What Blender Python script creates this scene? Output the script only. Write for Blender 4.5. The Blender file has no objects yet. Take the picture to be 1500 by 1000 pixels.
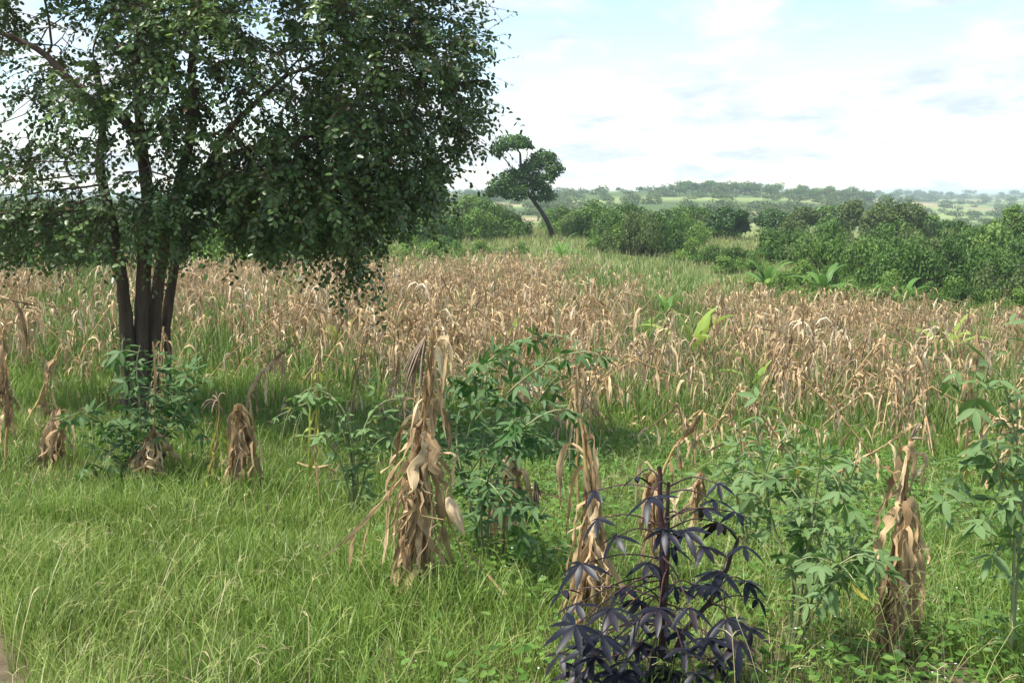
import bpy, math, random
import numpy as np
from mathutils import Vector, Matrix, noise as mnoise

R = np.random.default_rng(7)
random.seed(7)
scene = bpy.context.scene
col = scene.collection
rad = math.radians

# ------------------------------------------------------------------ camera
FPX = 1608.0                      # focal length in photo pixels (1500 wide)
PITCH = math.atan(215.0 / FPX)
EYE = 2.0
cam_d = bpy.data.cameras.new('camera')
cam_d.sensor_width = 36.0
cam_d.lens = FPX / 1500.0 * 36.0
cam_d.clip_start = 0.05
cam_d.clip_end = 20000.0
cam = bpy.data.objects.new('camera', cam_d)
col.objects.link(cam)
cam.location = (0, 0, EYE)
cam.rotation_euler = (math.pi / 2 - PITCH, 0, 0)
scene.camera = cam

# ------------------------------------------------------------------ world, sun, exposure
SUN_EL, SUN_AZ = 66.0, 250.0      # azimuth clockwise from +Y (the view direction)
world = bpy.data.worlds.new('World')
scene.world = world
world.use_nodes = True
wn, wl = world.node_tree.nodes, world.node_tree.links
for n in list(wn):
    wn.remove(n)
w_out = wn.new('ShaderNodeOutputWorld')
w_bg = wn.new('ShaderNodeBackground')
w_bg.inputs['Strength'].default_value = 0.098
sky = wn.new('ShaderNodeTexSky')
sky.sky_type = 'NISHITA'
sky.sun_disc = False
sky.sun_elevation = rad(SUN_EL)
sky.sun_rotation = rad(SUN_AZ)
sky.dust_density = 0.25
w_tc = wn.new('ShaderNodeTexCoord')
w_sep = wn.new('ShaderNodeSeparateXYZ')
wl.new(w_tc.outputs['Generated'], w_sep.inputs[0])
w_add = wn.new('ShaderNodeMath'); w_add.operation = 'MAXIMUM'; w_add.inputs[1].default_value = 0.0
wl.new(w_sep.outputs['Z'], w_add.inputs[0])
w_add2 = wn.new('ShaderNodeMath'); w_add2.operation = 'ADD'; w_add2.inputs[1].default_value = 0.22
wl.new(w_add.outputs[0], w_add2.inputs[0])
w_div = wn.new('ShaderNodeVectorMath'); w_div.operation = 'DIVIDE'
w_cmb = wn.new('ShaderNodeCombineXYZ')
for i in range(3):
    wl.new(w_add2.outputs[0], w_cmb.inputs[i])
wl.new(w_tc.outputs['Generated'], w_div.inputs[0])
wl.new(w_cmb.outputs[0], w_div.inputs[1])
w_map = wn.new('ShaderNodeMapping')
w_map.inputs['Location'].default_value = (3.1, 1.7, 0.0)
w_map.inputs['Scale'].default_value = (1.15, 1.0, 1.0)
wl.new(w_div.outputs[0], w_map.inputs['Vector'])
w_noise = wn.new('ShaderNodeTexNoise')
w_noise.inputs['Scale'].default_value = 2.3
w_noise.inputs['Detail'].default_value = 9.0
w_noise.inputs['Roughness'].default_value = 0.55
w_noise.inputs['Distortion'].default_value = 0.35
wl.new(w_map.outputs[0], w_noise.inputs['Vector'])
w_ramp = wn.new('ShaderNodeValToRGB')
w_ramp.color_ramp.elements[0].position = 0.45
w_ramp.color_ramp.elements[0].color = (0.0, 0.0, 0.0, 1)
w_ramp.color_ramp.elements[1].position = 0.58
w_ramp.color_ramp.elements[1].color = (0.95, 0.95, 0.95, 1)
wl.new(w_noise.outputs['Fac'], w_ramp.inputs[0])
w_mix = wn.new('ShaderNodeMix'); w_mix.data_type = 'RGBA'
w_n2 = wn.new('ShaderNodeTexNoise')                          # sunlit tops and grey-blue undersides of the thin cloud
w_n2.inputs['Scale'].default_value = 4.2
w_n2.inputs['Detail'].default_value = 8.0
w_n2.inputs['Roughness'].default_value = 0.6
wl.new(w_map.outputs[0], w_n2.inputs['Vector'])
w_r2 = wn.new('ShaderNodeValToRGB')
w_r2.color_ramp.elements[0].position = 0.38
w_r2.color_ramp.elements[0].color = (3.15, 3.6, 4.0, 1)
w_r2.color_ramp.elements[1].position = 0.56
w_r2.color_ramp.elements[1].color = (4.3, 4.45, 4.6, 1)
wl.new(w_n2.outputs['Fac'], w_r2.inputs[0])
wl.new(w_r2.outputs[0], w_mix.inputs['B'])
wl.new(w_ramp.outputs[0], w_mix.inputs['Factor'])
wl.new(sky.outputs[0], w_mix.inputs['A'])
wl.new(w_mix.outputs['Result'], w_bg.inputs['Color'])
wl.new(w_bg.outputs[0], w_out.inputs['Surface'])

sun_d = bpy.data.lights.new('sun', 'SUN')
sun_d.energy = 3.3
sun_d.angle = rad(5.0)            # veiled by thin cloud
sun_d.color = (1.0, 0.955, 0.88)
sun = bpy.data.objects.new('sun', sun_d)
col.objects.link(sun)
_sd = Vector((math.sin(rad(SUN_AZ)) * math.cos(rad(SUN_EL)), math.cos(rad(SUN_AZ)) * math.cos(rad(SUN_EL)), math.sin(rad(SUN_EL))))
sun.rotation_euler = _sd.to_track_quat('Z', 'Y').to_euler()
sun.location = (0, -20, 60)

vs = scene.view_settings
vs.view_transform = 'Standard'
vs.look = 'None'
vs.exposure = 1.33
vs.gamma = 1.0
vs.use_curve_mapping = False
scene.render.engine = 'CYCLES'
scene.cycles.max_bounces = 6
scene.cycles.diffuse_bounces = 3
scene.cycles.glossy_bounces = 2
scene.cycles.transmission_bounces = 4
scene.cycles.volume_bounces = 1
scene.cycles.caustics_reflective = False
scene.cycles.caustics_refractive = False

# ------------------------------------------------------------------ picture <-> place
CP, SP = math.cos(PITCH), math.sin(PITCH)

def ray(u, v):
    xc, yc = (u - 750.0) / FPX, -(v - 500.0) / FPX
    return np.array([xc, CP + SP * yc, -SP + CP * yc])

def at(u, v, depth):
    d = ray(u, v)
    return np.array([0, 0, EYE]) + d * (depth / d[1])

def project(P):
    P = np.asarray(P, float)
    x, y, z = P[..., 0], P[..., 1], P[..., 2] - EYE
    f = y * CP - z * SP
    up = y * SP + z * CP
    return 750 + FPX * x / f, 500 - FPX * up / f

# ground relief: depth -> row seen along five directions
PROF = {
    0:    [(2.0, 1600), (4.5, 1000), (6, 865), (8, 745), (11.5, 622), (16, 560), (25, 497), (40, 442), (75, 388), (110, 352), (160, 330), (300, 326), (600, 306), (1500, 295), (5000, 287), (9000, 285)],
    350:  [(2.0, 1600), (4.5, 1000), (6, 870), (8, 752), (11.5, 640), (16, 578), (25, 508), (40, 446), (75, 388), (110, 352), (160, 328), (300, 326), (600, 300), (1500, 292), (5000, 286), (9000, 285)],
    750:  [(2.0, 1600), (4.5, 1000), (6, 880), (8, 772), (11.5, 682), (16, 622), (23, 565), (40, 470), (75, 390), (110, 349), (160, 326), (260, 330), (420, 316), (720, 284), (900, 283), (1600, 286), (9000, 286)],
    1100: [(2.0, 1600), (4.5, 1000), (6, 888), (8, 792), (11.5, 705), (16, 648), (23, 592), (38, 505), (70, 420), (110, 370), (160, 338), (260, 333), (420, 314), (720, 284), (900, 282), (1600, 286), (9000, 286)],
    1450: [(2.0, 1600), (4.5, 1000), (6, 892), (8, 802), (11.5, 718), (16, 660), (23, 604), (38, 522), (60, 456), (110, 392), (160, 362), (260, 350), (420, 338), (720, 318), (1200, 300), (2200, 288), (5000, 284), (9000, 284)],
}
_S, _LD = [], np.linspace(math.log(0.2), math.log(9000), 400)
_TAB = []
for u, rows in PROF.items():
    dd, drop = [0.2], [1.93]
    for d, v in rows:
        if d < 3:
            dd.append(d); drop.append(1.95); continue
        r = ray(u, v)
        dd.append(d); drop.append(-r[2] / r[1] * d)
    t = np.interp(_LD, np.log(dd), drop)
    k = np.hanning(13); k /= k.sum()
    tp = np.pad(t, 6, mode='edge')
    _TAB.append(np.convolve(tp, k, mode='valid'))
    _S.append((u - 750) / FPX / 0.985)
_TAB = np.array(_TAB); _S = np.array(_S)

def vnoise(x, y, seed=0):
    """value noise on a unit lattice, 0..1"""
    x = np.asarray(x, float); y = np.asarray(y, float)
    xi, yi = np.floor(x).astype(np.int64), np.floor(y).astype(np.int64)
    fx, fy = x - xi, y - yi
    fx = fx * fx * (3 - 2 * fx); fy = fy * fy * (3 - 2 * fy)
    def h(a, b):
        n = (a * 374761393 + b * 668265263 + seed * 974711) & 0x7fffffff
        n = ((n ^ (n >> 13)) * 1274126177) & 0x7fffffff
        return ((n ^ (n >> 16)) & 0xffff) / 65535.0
    return (h(xi, yi) * (1 - fx) + h(xi + 1, yi) * fx) * (1 - fy) + (h(xi, yi + 1) * (1 - fx) + h(xi + 1, yi + 1) * fx) * fy

def fbm(x, y, seed=0, o=4):
    t, a, s = 0, 0.5, 0
    for i in range(o):
        t = t + a * vnoise(np.asarray(x) * 2 ** i, np.asarray(y) * 2 ** i, seed + i); s += a; a *= 0.5
    return t / s

def ground(x, y):
    x = np.asarray(x, float); y = np.asarray(y, float)
    r = np.hypot(x, y)
    az = np.clip(np.arctan2(x, y), -0.5, 0.5)
    inside = np.abs(np.arctan2(x, y)) < 0.5
    d = np.where(inside, y, r * math.cos(0.5))
    d = np.clip(d, 0.21, 8900)
    s = np.clip(np.tan(az), _S[0], _S[-1])
    li = (np.log(d) - _LD[0]) / (_LD[1] - _LD[0])
    i0 = np.clip(li.astype(int), 0, len(_LD) - 2); f = li - i0
    j0 = np.clip(np.searchsorted(_S, s) - 1, 0, len(_S) - 2)
    g = (s - _S[j0]) / (_S[j0 + 1] - _S[j0]); g = g * g * (3 - 2 * g)
    T = lambda j: _TAB[j, i0] * (1 - f) + _TAB[j, i0 + 1] * f
    drop = T(j0) * (1 - g) + T(j0 + 1) * g
    bump = (fbm(x * 0.9, y * 0.9, 3, 2) - 0.5) * 0.06 * np.clip(r / 4, 0, 1) + np.where(r > 60, (fbm(x / 60, y / 60, 9, 3) - 0.5) * np.clip((r - 60) / 800, 0, 1) * 7, 0)
    return EYE - drop + bump

def G(u, v):
    """where the line of sight through a photo pixel meets the ground"""
    d = ray(u, v); d = d / d[1]
    ys = np.exp(np.linspace(math.log(2), math.log(4000), 3000))
    z = EYE + d[2] * ys
    below = z < ground(d[0] * ys, ys)
    k = int(np.argmax(below)) if below.any() else len(ys) - 1
    y = ys[k]
    return np.array([d[0] * y, y, float(ground(d[0] * y, y))])

def on_ground(x, y, dz=0.0):
    return np.array([x, y, float(ground(x, y)) + dz])

# ------------------------------------------------------------------ mesh helpers
def mesh_np(name, V, Q, mat, v=None, uv=None, smooth=True, color=None):
    me = bpy.data.meshes.new(name)
    V = np.ascontiguousarray(V, dtype=np.float32); Q = np.ascontiguousarray(Q, dtype=np.int32)
    k = Q.shape[1]
    me.vertices.add(len(V)); me.vertices.foreach_set('co', V.ravel())
    me.loops.add(Q.size); me.loops.foreach_set('vertex_index', Q.ravel())
    me.polygons.add(len(Q)); me.polygons.foreach_set('loop_start', np.arange(0, Q.size, k, dtype=np.int32))
    me.polygons.foreach_set('loop_total', np.full(len(Q), k, dtype=np.int32))
    me.update(calc_edges=True)
    if smooth:
        me.polygons.foreach_set('use_smooth', np.ones(len(Q), dtype=bool))
    if v is not None:
        me.attributes.new('v', 'FLOAT', 'POINT').data.foreach_set('value', np.ascontiguousarray(v, dtype=np.float32))
    if color is not None:
        me.attributes.new('col', 'FLOAT_COLOR', 'POINT').data.foreach_set('color', np.ascontiguousarray(color, dtype=np.float32).ravel())
    if uv is not None:
        me.uv_layers.new(name='UVMap').data.foreach_set('uv', np.ascontiguousarray(uv, dtype=np.float32)[Q.ravel()].ravel())
    me.materials.append(mat)
    return me

class Geo:
    def __init__(s):
        s.V, s.Q, s.v, s.uv, s.n = [], [], [], [], 0
    def add(s, part, xf=None):
        V, Q, v, uv = part
        if xf is not None:
            V = V @ xf[0].T + xf[1]
        s.V.append(V); s.Q.append(Q + s.n); s.v.append(v); s.uv.append(uv); s.n += len(V)
        return s
    def data(s):
        return np.concatenate(s.V), np.concatenate(s.Q), np.concatenate(s.v), np.concatenate(s.uv)
    def mesh(s, name, mat):
        V, Q, v, uv = s.data()
        return mesh_np(name, V, Q, mat, v, uv)

def unit(a):
    return a / np.maximum(np.linalg.norm(a, axis=-1, keepdims=True), 1e-9)

def strips(P, W, S, val, cols=2, fold=0.0):
    P = np.asarray(P, float); N, K, _ = P.shape
    S = unit(np.broadcast_to(S, P.shape))
    W = np.broadcast_to(W, (N, K))[..., None]
    if cols == 2:
        V = np.stack([P - S * W / 2, P + S * W / 2], 2)
        us = [0, 1]
    else:
        T = unit(np.gradient(P, axis=1)); Nn = np.cross(T, S)
        V = np.stack([P - S * W / 2, P + Nn * W * fold, P + S * W / 2], 2)
        us = [0, .5, 1]
    c = len(us)
    idx = np.arange(N * K * c).reshape(N, K, c)
    Q = np.stack([idx[:, :-1, :-1], idx[:, :-1, 1:], idx[:, 1:, 1:], idx[:, 1:, :-1]], -1).reshape(-1, 4)
    v = np.broadcast_to(np.asarray(val, float).reshape(N, 1, 1), (N, K, c)).ravel()
    uv = np.stack(np.broadcast_arrays(np.array(us)[None, None, :] + np.arange(N)[:, None, None] * 1.37, np.linspace(0, 1, K)[None, :, None]), -1).reshape(-1, 2)
    return V.reshape(-1, 3), Q, v, uv

def tubes(P, Rr, val, sides=5):
    P = np.asarray(P, float)
    if P.ndim == 2:
        P = P[None]; Rr = np.asarray(Rr)[None]; val = [val]
    N, K, _ = P.shape
    Rr = np.broadcast_to(Rr, (N, K))
    T = unit(np.gradient(P, axis=1))
    m = np.abs(P[:, -1] - P[:, 0]); ax = np.eye(3)[np.argmin(m, 1)]
    A = unit(np.cross(T, ax[:, None, :])); B = np.cross(T, A)
    th = np.linspace(0, 2 * math.pi, sides, endpoint=False)
    V = P[:, :, None] + Rr[:, :, None, None] * (A[:, :, None] * np.cos(th)[None, None, :, None] + B[:, :, None] * np.sin(th)[None, None, :, None])
    idx = np.arange(N * K * sides).reshape(N, K, sides)
    nx = np.roll(idx, -1, 2)
    Q = np.stack([idx[:, :-1], nx[:, :-1], nx[:, 1:], idx[:, 1:]], -1).reshape(-1, 4)
    v = np.broadcast_to(np.asarray(val, float).reshape(N, 1, 1), (N, K, sides)).ravel()
    uv = np.stack(np.broadcast_arrays((th / 6.283)[None, None, :], np.linspace(0, 1, K)[None, :, None], np.zeros((N, 1, 1)))[:2], -1).reshape(-1, 2)
    return V.reshape(-1, 3), Q, v, uv

def smooth_path(pts, n):
    """Catmull-Rom through the points"""
    p = np.asarray(pts, float)
    p = np.vstack([2 * p[0] - p[1], p, 2 * p[-1] - p[-2]])
    m = len(p) - 3
    t = np.linspace(0, m - 1e-6, n); i = t.astype(int); f = (t - i)[:, None]
    a, b, c, d = p[i], p[i + 1], p[i + 2], p[i + 3]
    return 0.5 * ((2 * b) + (-a + c) * f + (2 * a - 5 * b + 4 * c - d) * f ** 2 + (-a + 3 * b - 3 * c + d) * f ** 3)

# an oval leaf along +X, folded a little on its midrib
LEAF_V = np.array([[0, 0, 0], [.28, .27, .06], [.72, .25, .05], [1, 0, -.03], [.72, -.25, .05], [.28, -.27, .06]], float)
LEAF_Q = np.array([[0, 3, 2, 1], [0, 5, 4, 3]])

def scatter(TV, TQ, pos, X, Nrm, scale, val):
    """copies of a small template: X = long axis, Nrm = face normal"""
    X = unit(X); Y = unit(np.cross(Nrm, X)); Z = np.cross(X, Y)
    sc = np.asarray(scale).reshape(-1, 1, 1)
    V = pos[:, None] + sc * (TV[None, :, 0:1] * X[:, None] + TV[None, :, 1:2] * Y[:, None] + TV[None, :, 2:3] * Z[:, None])
    n = len(TV)
    Q = (TQ[None] + (np.arange(len(pos)) * n)[:, None, None]).reshape(-1, TQ.shape[1])
    v = np.repeat(np.asarray(val, float), n)
    uv = np.tile(TV[:, :2], (len(pos), 1))
    return V.reshape(-1, 3), Q, v, uv

# ------------------------------------------------------------------ objects
def obj(name, me, parent=None, loc=None):
    o = bpy.data.objects.new(name, me)
    col.objects.link(o)
    if parent is not None:
        o.parent = parent
    if loc is not None:
        o.location = tuple(float(c) for c in loc)
    return o

def tag(o, label=None, cat=None, group=None, kind=None):
    if label: o['label'] = label
    if cat: o['category'] = cat
    if group: o['group'] = group
    if kind: o['kind'] = kind
    return o

def thing(name, label, cat, loc, group=None):
    return tag(obj(name, None, None, loc), label, cat, group)

# ------------------------------------------------------------------ materials
def new_mat(name):
    m = bpy.data.materials.new(name); m.use_nodes = True
    nt = m.node_tree
    for n in list(nt.nodes): nt.nodes.remove(n)
    out = nt.nodes.new('ShaderNodeOutputMaterial')
    return m, nt, out

def ramp_node(nt, stops):
    r = nt.nodes.new('ShaderNodeValToRGB')
    el = r.color_ramp.elements
    while len(el) < len(stops): el.new(0.5)
    for e, (p, c) in zip(el, stops):
        e.position = p; e.color = (*c, 1)
    return r

def plant_mat(name, stops, transl=0.3, rough=0.5, spec=0.3, rnd=0.0, streak=0.0, back=None, mottle=0.25, mscale=30.0):
    """colour by the per-piece value 'v' (plus a per-object offset), streaks along the piece, light through thin tissue"""
    m, nt, out = new_mat(name)
    N, L = nt.nodes, nt.links
    a = N.new('ShaderNodeAttribute'); a.attribute_name = 'v'
    fac = a.outputs['Fac']
    if rnd:
        oi = N.new('ShaderNodeObjectInfo')
        mm = N.new('ShaderNodeMath'); mm.operation = 'MULTIPLY_ADD'; mm.inputs[1].default_value = rnd
        L.new(oi.outputs['Random'], mm.inputs[0]); L.new(fac, mm.inputs[2]); fac = mm.outputs[0]
    r = ramp_node(nt, stops); L.new(fac, r.inputs[0])
    c = r.outputs[0]
    if mottle:
        tc = N.new('ShaderNodeTexCoord')
        nz = N.new('ShaderNodeTexNoise'); nz.inputs['Scale'].default_value = mscale; nz.inputs['Detail'].default_value = 3
        L.new(tc.outputs['Object'], nz.inputs['Vector'])
        mr = N.new('ShaderNodeMapRange'); mr.inputs[1].default_value = .3; mr.inputs[2].default_value = .7
        mr.inputs[3].default_value = 1 - mottle; mr.inputs[4].default_value = 1 + mottle
        L.new(nz.outputs['Fac'], mr.inputs[0])
        mx = N.new('ShaderNodeMix'); mx.data_type = 'RGBA'; mx.blend_type = 'MULTIPLY'; mx.inputs['Factor'].default_value = 1
        L.new(c, mx.inputs['A']); L.new(mr.outputs[0], mx.inputs['B']); c = mx.outputs['Result']
    if streak:
        uvn = N.new('ShaderNodeUVMap')
        mp = N.new('ShaderNodeMapping'); mp.inputs['Scale'].default_value = (9, 1.6, 1)
        L.new(uvn.outputs[0], mp.inputs['Vector'])
        n2 = N.new('ShaderNodeTexNoise'); n2.inputs['Scale'].default_value = 1.6; n2.inputs['Detail'].default_value = 4; n2.inputs['Roughness'].default_value = .65
        L.new(mp.outputs[0], n2.inputs['Vector'])
        mr = N.new('ShaderNodeMapRange'); mr.inputs[1].default_value = .3; mr.inputs[2].default_value = .7
        mr.inputs[3].default_value = 1 - streak; mr.inputs[4].default_value = 1 + streak
        L.new(n2.outputs['Fac'], mr.inputs[0])
        mx = N.new('ShaderNodeMix'); mx.data_type = 'RGBA'; mx.blend_type = 'MULTIPLY'; mx.inputs['Factor'].default_value = 1
        L.new(c, mx.inputs['A']); L.new(mr.outputs[0], mx.inputs['B']); c = mx.outputs['Result']
    front = c
    if back:
        geo = N.new('ShaderNodeNewGeometry')
        mx = N.new('ShaderNodeMix'); mx.data_type = 'RGBA'
        L.new(geo.outputs['Backfacing'], mx.inputs['Factor']); L.new(c, mx.inputs['A']); mx.inputs['B'].default_value = (*back, 1)
        front = mx.outputs['Result']
    p = N.new('ShaderNodeBsdfPrincipled')
    p.inputs['Roughness'].default_value = rough
    p.inputs['Specular IOR Level'].default_value = spec
    L.new(front, p.inputs['Base Color'])
    if transl:
        t = N.new('ShaderNodeBsdfTranslucent'); L.new(c, t.inputs['Color'])
        ms = N.new('ShaderNodeMixShader'); ms.inputs[0].default_value = transl
        L.new(p.outputs[0], ms.inputs[1]); L.new(t.outputs[0], ms.inputs[2]); L.new(ms.outputs[0], out.inputs['Surface'])
    else:
        L.new(p.outputs[0], out.inputs['Surface'])
    return m

def bark_mat(name, c0, c1, scale=14, stretch=0.18, bump=0.6):
    m, nt, out = new_mat(name)
    N, L = nt.nodes, nt.links
    tc = N.new('ShaderNodeTexCoord')
    mp = N.new('ShaderNodeMapping'); mp.inputs['Scale'].default_value = (1, 1, stretch)
    L.new(tc.outputs['Object'], mp.inputs['Vector'])
    nz = N.new('ShaderNodeTexNoise'); nz.inputs['Scale'].default_value = scale; nz.inputs['Detail'].default_value = 6; nz.inputs['Roughness'].default_value = .7
    L.new(mp.outputs[0], nz.inputs['Vector'])
    r = ramp_node(nt, [(0.3, c0), (0.7, c1)]); L.new(nz.outputs['Fac'], r.inputs[0])
    p = N.new('ShaderNodeBsdfPrincipled'); p.inputs['Roughness'].default_value = .9; p.inputs['Specular IOR Level'].default_value = .15
    L.new(r.outputs[0], p.inputs['Base Color'])
    b = N.new('ShaderNodeBump'); b.inputs['Strength'].default_value = bump; b.inputs['Distance'].default_value = .02
    L.new(nz.outputs['Fac'], b.inputs['Height']); L.new(b.outputs[0], p.inputs['Normal'])
    L.new(p.outputs[0], out.inputs['Surface'])
    return m

M = {}
M['grass'] = plant_mat('grass', [(0, (.095, .170, .024)), (.35, (.165, .265, .042)), (.65, (.250, .335, .075)), (.85, (.37, .37, .15)), (1, (.48, .40, .22))], transl=.35, rough=.45, spec=.35, mottle=.15, mscale=2)
M['field_grass'] = plant_mat('field_grass', [(0, (.085, .155, .03)), (.4, (.15, .225, .05)), (.7, (.25, .28, .10)), (1, (.42, .37, .19))], transl=.3, rough=.55, spec=.25, mottle=.2, mscale=.4)
M['weed'] = plant_mat('weed', [(0, (.06, .14, .02)), (.5, (.115, .23, .038)), (.93, (.19, .30, .06)), (.94, (.75, .76, .74)), (1, (.8, .8, .8))], transl=.35, rough=.5, spec=.3, mottle=.2, mscale=4)
M['maize'] = plant_mat('dry_maize_leaf', [(0, (.15, .095, .050)), (.26, (.32, .21, .108)), (.56, (.50, .35, .185)), (.86, (.64, .49, .29)), (1, (.70, .58, .40))], transl=.22, rough=.6, spec=.25, streak=.5, mottle=.35, mscale=9, rnd=.22)
M['maize_stalk'] = plant_mat('dry_maize_stalk', [(0, (.22, .13, .06)), (.6, (.42, .27, .12)), (1, (.46, .40, .13))], transl=0, rough=.55, spec=.3, streak=.3, mottle=.25, mscale=12)
M['maize_tassel'] = plant_mat('dry_maize_tassel', [(0, (.10, .075, .055)), (1, (.34, .26, .18))], transl=.1, rough=.8, spec=.1, mottle=.3, mscale=60)
M['maize_yellow'] = plant_mat('yellowing_maize_leaf', [(0, (.26, .33, .06)), (.6, (.40, .42, .09)), (1, (.55, .42, .12))], transl=.35, rough=.5, spec=.25, streak=.25, mottle=.2)
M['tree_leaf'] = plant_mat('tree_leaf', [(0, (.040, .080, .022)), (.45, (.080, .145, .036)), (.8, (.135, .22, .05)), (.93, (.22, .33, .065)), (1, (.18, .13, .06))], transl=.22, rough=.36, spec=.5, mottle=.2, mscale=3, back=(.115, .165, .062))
M['pea_leaf'] = plant_mat('pea_leaf', [(0, (.034, .095, .022)), (.5, (.060, .15, .034)), (.85, (.12, .24, .050)), (1, (.22, .35, .07))], transl=.28, rough=.55, spec=.2, rnd=.55, mottle=.15, mscale=25, back=(.10, .175, .065))
M['pea_pale'] = plant_mat('pale_pea_leaf', [(0, (.065, .150, .032)), (.5, (.110, .215, .050)), (.85, (.175, .29, .075)), (1, (.46, .38, .07))], transl=.3, rough=.6, spec=.2, rnd=.6, mottle=.15, mscale=25, back=(.15, .24, .09))
M['pea_stem'] = plant_mat('pea_stem', [(0, (.12, .15, .06)), (1, (.27, .30, .14))], transl=0, rough=.6, spec=.3, mottle=.25, mscale=20)
M['dark_leaf'] = plant_mat('blackish_purple_leaf', [(0, (.006, .0075, .013)), (.7, (.010, .011, .018)), (1, (.020, .013, .018))], transl=.05, rough=.42, spec=.22, rnd=.4, mottle=.3, mscale=25)
M['dark_stem'] = plant_mat('dark_purple_stem', [(0, (.03, .014, .016)), (1, (.075, .03, .032))], transl=0, rough=.5, spec=.4, mottle=.35, mscale=30)
M['banana'] = plant_mat('banana_leaf', [(0, (.075, .17, .03)), (.5, (.13, .26, .045)), (1, (.30, .40, .07))], transl=.4, rough=.45, spec=.35, rnd=.25, streak=.2, mottle=.1)
M['banana_stem'] = plant_mat('banana_stem', [(0, (.12, .15, .05)), (1, (.25, .24, .10))], transl=0, rough=.6, streak=.3)
M['bush'] = plant_mat('bush_leaf', [(0, (.040, .088, .016)), (.5, (.082, .160, .028)), (1, (.165, .255, .050))], transl=.25, rough=.5, spec=.2, rnd=.45, mottle=.3, mscale=.8)
M['bush_light'] = plant_mat('light_bush_leaf', [(0, (.085, .160, .026)), (.5, (.145, .245, .042)), (1, (.24, .33, .075))], transl=.3, rough=.5, spec=.2, rnd=.35, mottle=.3, mscale=.8)
M['bush_grey'] = plant_mat('grey_bush_leaf', [(0, (.062, .098, .028)), (.5, (.110, .155, .046)), (1, (.18, .215, .078))], transl=.25, rough=.55, spec=.15, rnd=.35, mottle=.3, mscale=.8)
M['mango'] = plant_mat('dark_tree_leaf', [(0, (.026, .066, .012)), (.5, (.052, .112, .022)), (1, (.11, .18, .036))], transl=.2, rough=.45, spec=.22, rnd=.25, mottle=.3, mscale=.8)
M['bark'] = bark_mat('tree_bark', (.045, .032, .024), (.14, .105, .078), 16, .12, .9)
M['twig'] = bark_mat('twig_bark', (.06, .042, .030), (.16, .12, .085), 20, .4, .3)
M['dark_bark'] = bark_mat('dark_bark', (.022, .018, .016), (.075, .058, .048), 3, .2, .5)
M['dead_wood'] = bark_mat('dead_wood', (.09, .075, .065), (.28, .24, .20), 20, .15, .8)

# ------------------------------------------------------------------ terrain
def lerp(a, b, t):
    return a + (b - a) * t

ang = np.concatenate([np.arange(-42, 42.01, .5), np.arange(46, 318, 4.0)])
ang = np.radians(ang)
rr = np.exp(np.linspace(math.log(.3), math.log(8800), 190))
A_, R_ = np.meshgrid(ang, rr)
gx, gy = R_ * np.sin(A_), R_ * np.cos(A_)
gz = ground(gx, gy)
nA, nR = len(ang), len(rr)
V = np.stack([gx, gy, gz], -1).reshape(-1, 3)
idx = np.arange(nA * nR).reshape(nR, nA)
nx = np.roll(idx, -1, 1)
Q = np.stack([idx[:-1], nx[:-1], nx[1:], idx[1:]], -1).reshape(-1, 4)
V = np.vstack([V, [[0, 0, float(ground(0.0, .1))]]])
# the land's own colours: dark soil under the crop, straw-green rough grass, then far fields and scrub in patches
f1, f2, f3 = fbm(gx / 7, gy / 7, 21), fbm(gx / 110, gy / 45, 22, 3), fbm(gx / 28, gy / 16, 23, 3)
soil = lerp(np.array([.085, .066, .042]), np.array([.15, .12, .075]), f1[..., None])
green = lerp(np.array([.085, .125, .035]), np.array([.20, .22, .085]), np.clip(f1 * 1.6 - .3, 0, 1)[..., None])
far_c = np.where((f2 > .66)[..., None], np.array([.26, .215, .12]), np.where((f2 > .52)[..., None], np.array([.19, .235, .085]), np.array([.075, .112, .036])))
far_c = far_c * (0.55 + .55 * f3[..., None] + .4 * fbm(gx / 9, gy / 6, 24, 3)[..., None])
t1 = np.clip((R_ - 22) / 45, 0, 1)[..., None]; t2 = np.clip((R_ - 200) / 120, 0, 1)[..., None]
gc = lerp(lerp(soil, green, t1), far_c, t2).reshape(-1, 3)
gc = np.vstack([gc, gc[:1]]); gc = np.hstack([gc, np.ones((len(gc), 1))])
m, nt, out = new_mat('land')
a = nt.nodes.new('ShaderNodeAttribute'); a.attribute_name = 'col'
tc = nt.nodes.new('ShaderNodeTexCoord'); nz = nt.nodes.new('ShaderNodeTexNoise'); nz.inputs['Scale'].default_value = 7; nz.inputs['Detail'].default_value = 8; nz.inputs['Roughness'].default_value = .7
nt.links.new(tc.outputs['Object'], nz.inputs['Vector'])
mr = nt.nodes.new('ShaderNodeMapRange'); mr.inputs[1].default_value = .3; mr.inputs[2].default_value = .7; mr.inputs[3].default_value = .6; mr.inputs[4].default_value = 1.4
nt.links.new(nz.outputs['Fac'], mr.inputs[0])
mx = nt.nodes.new('ShaderNodeMix'); mx.data_type = 'RGBA'; mx.blend_type = 'MULTIPLY'; mx.inputs['Factor'].default_value = 1
nt.links.new(a.outputs['Color'], mx.inputs['A']); nt.links.new(mr.outputs[0], mx.inputs['B'])
p = nt.nodes.new('ShaderNodeBsdfPrincipled'); p.inputs['Roughness'].default_value = .95; p.inputs['Specular IOR Level'].default_value = .1
b = nt.nodes.new('ShaderNodeBump'); b.inputs['Strength'].default_value = .5; b.inputs['Distance'].default_value = .05
nt.links.new(nz.outputs['Fac'], b.inputs['Height']); nt.links.new(b.outputs[0], p.inputs['Normal'])
nt.links.new(mx.outputs['Result'], p.inputs['Base Color']); nt.links.new(p.outputs[0], out.inputs['Surface'])
M['land'] = m
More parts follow.
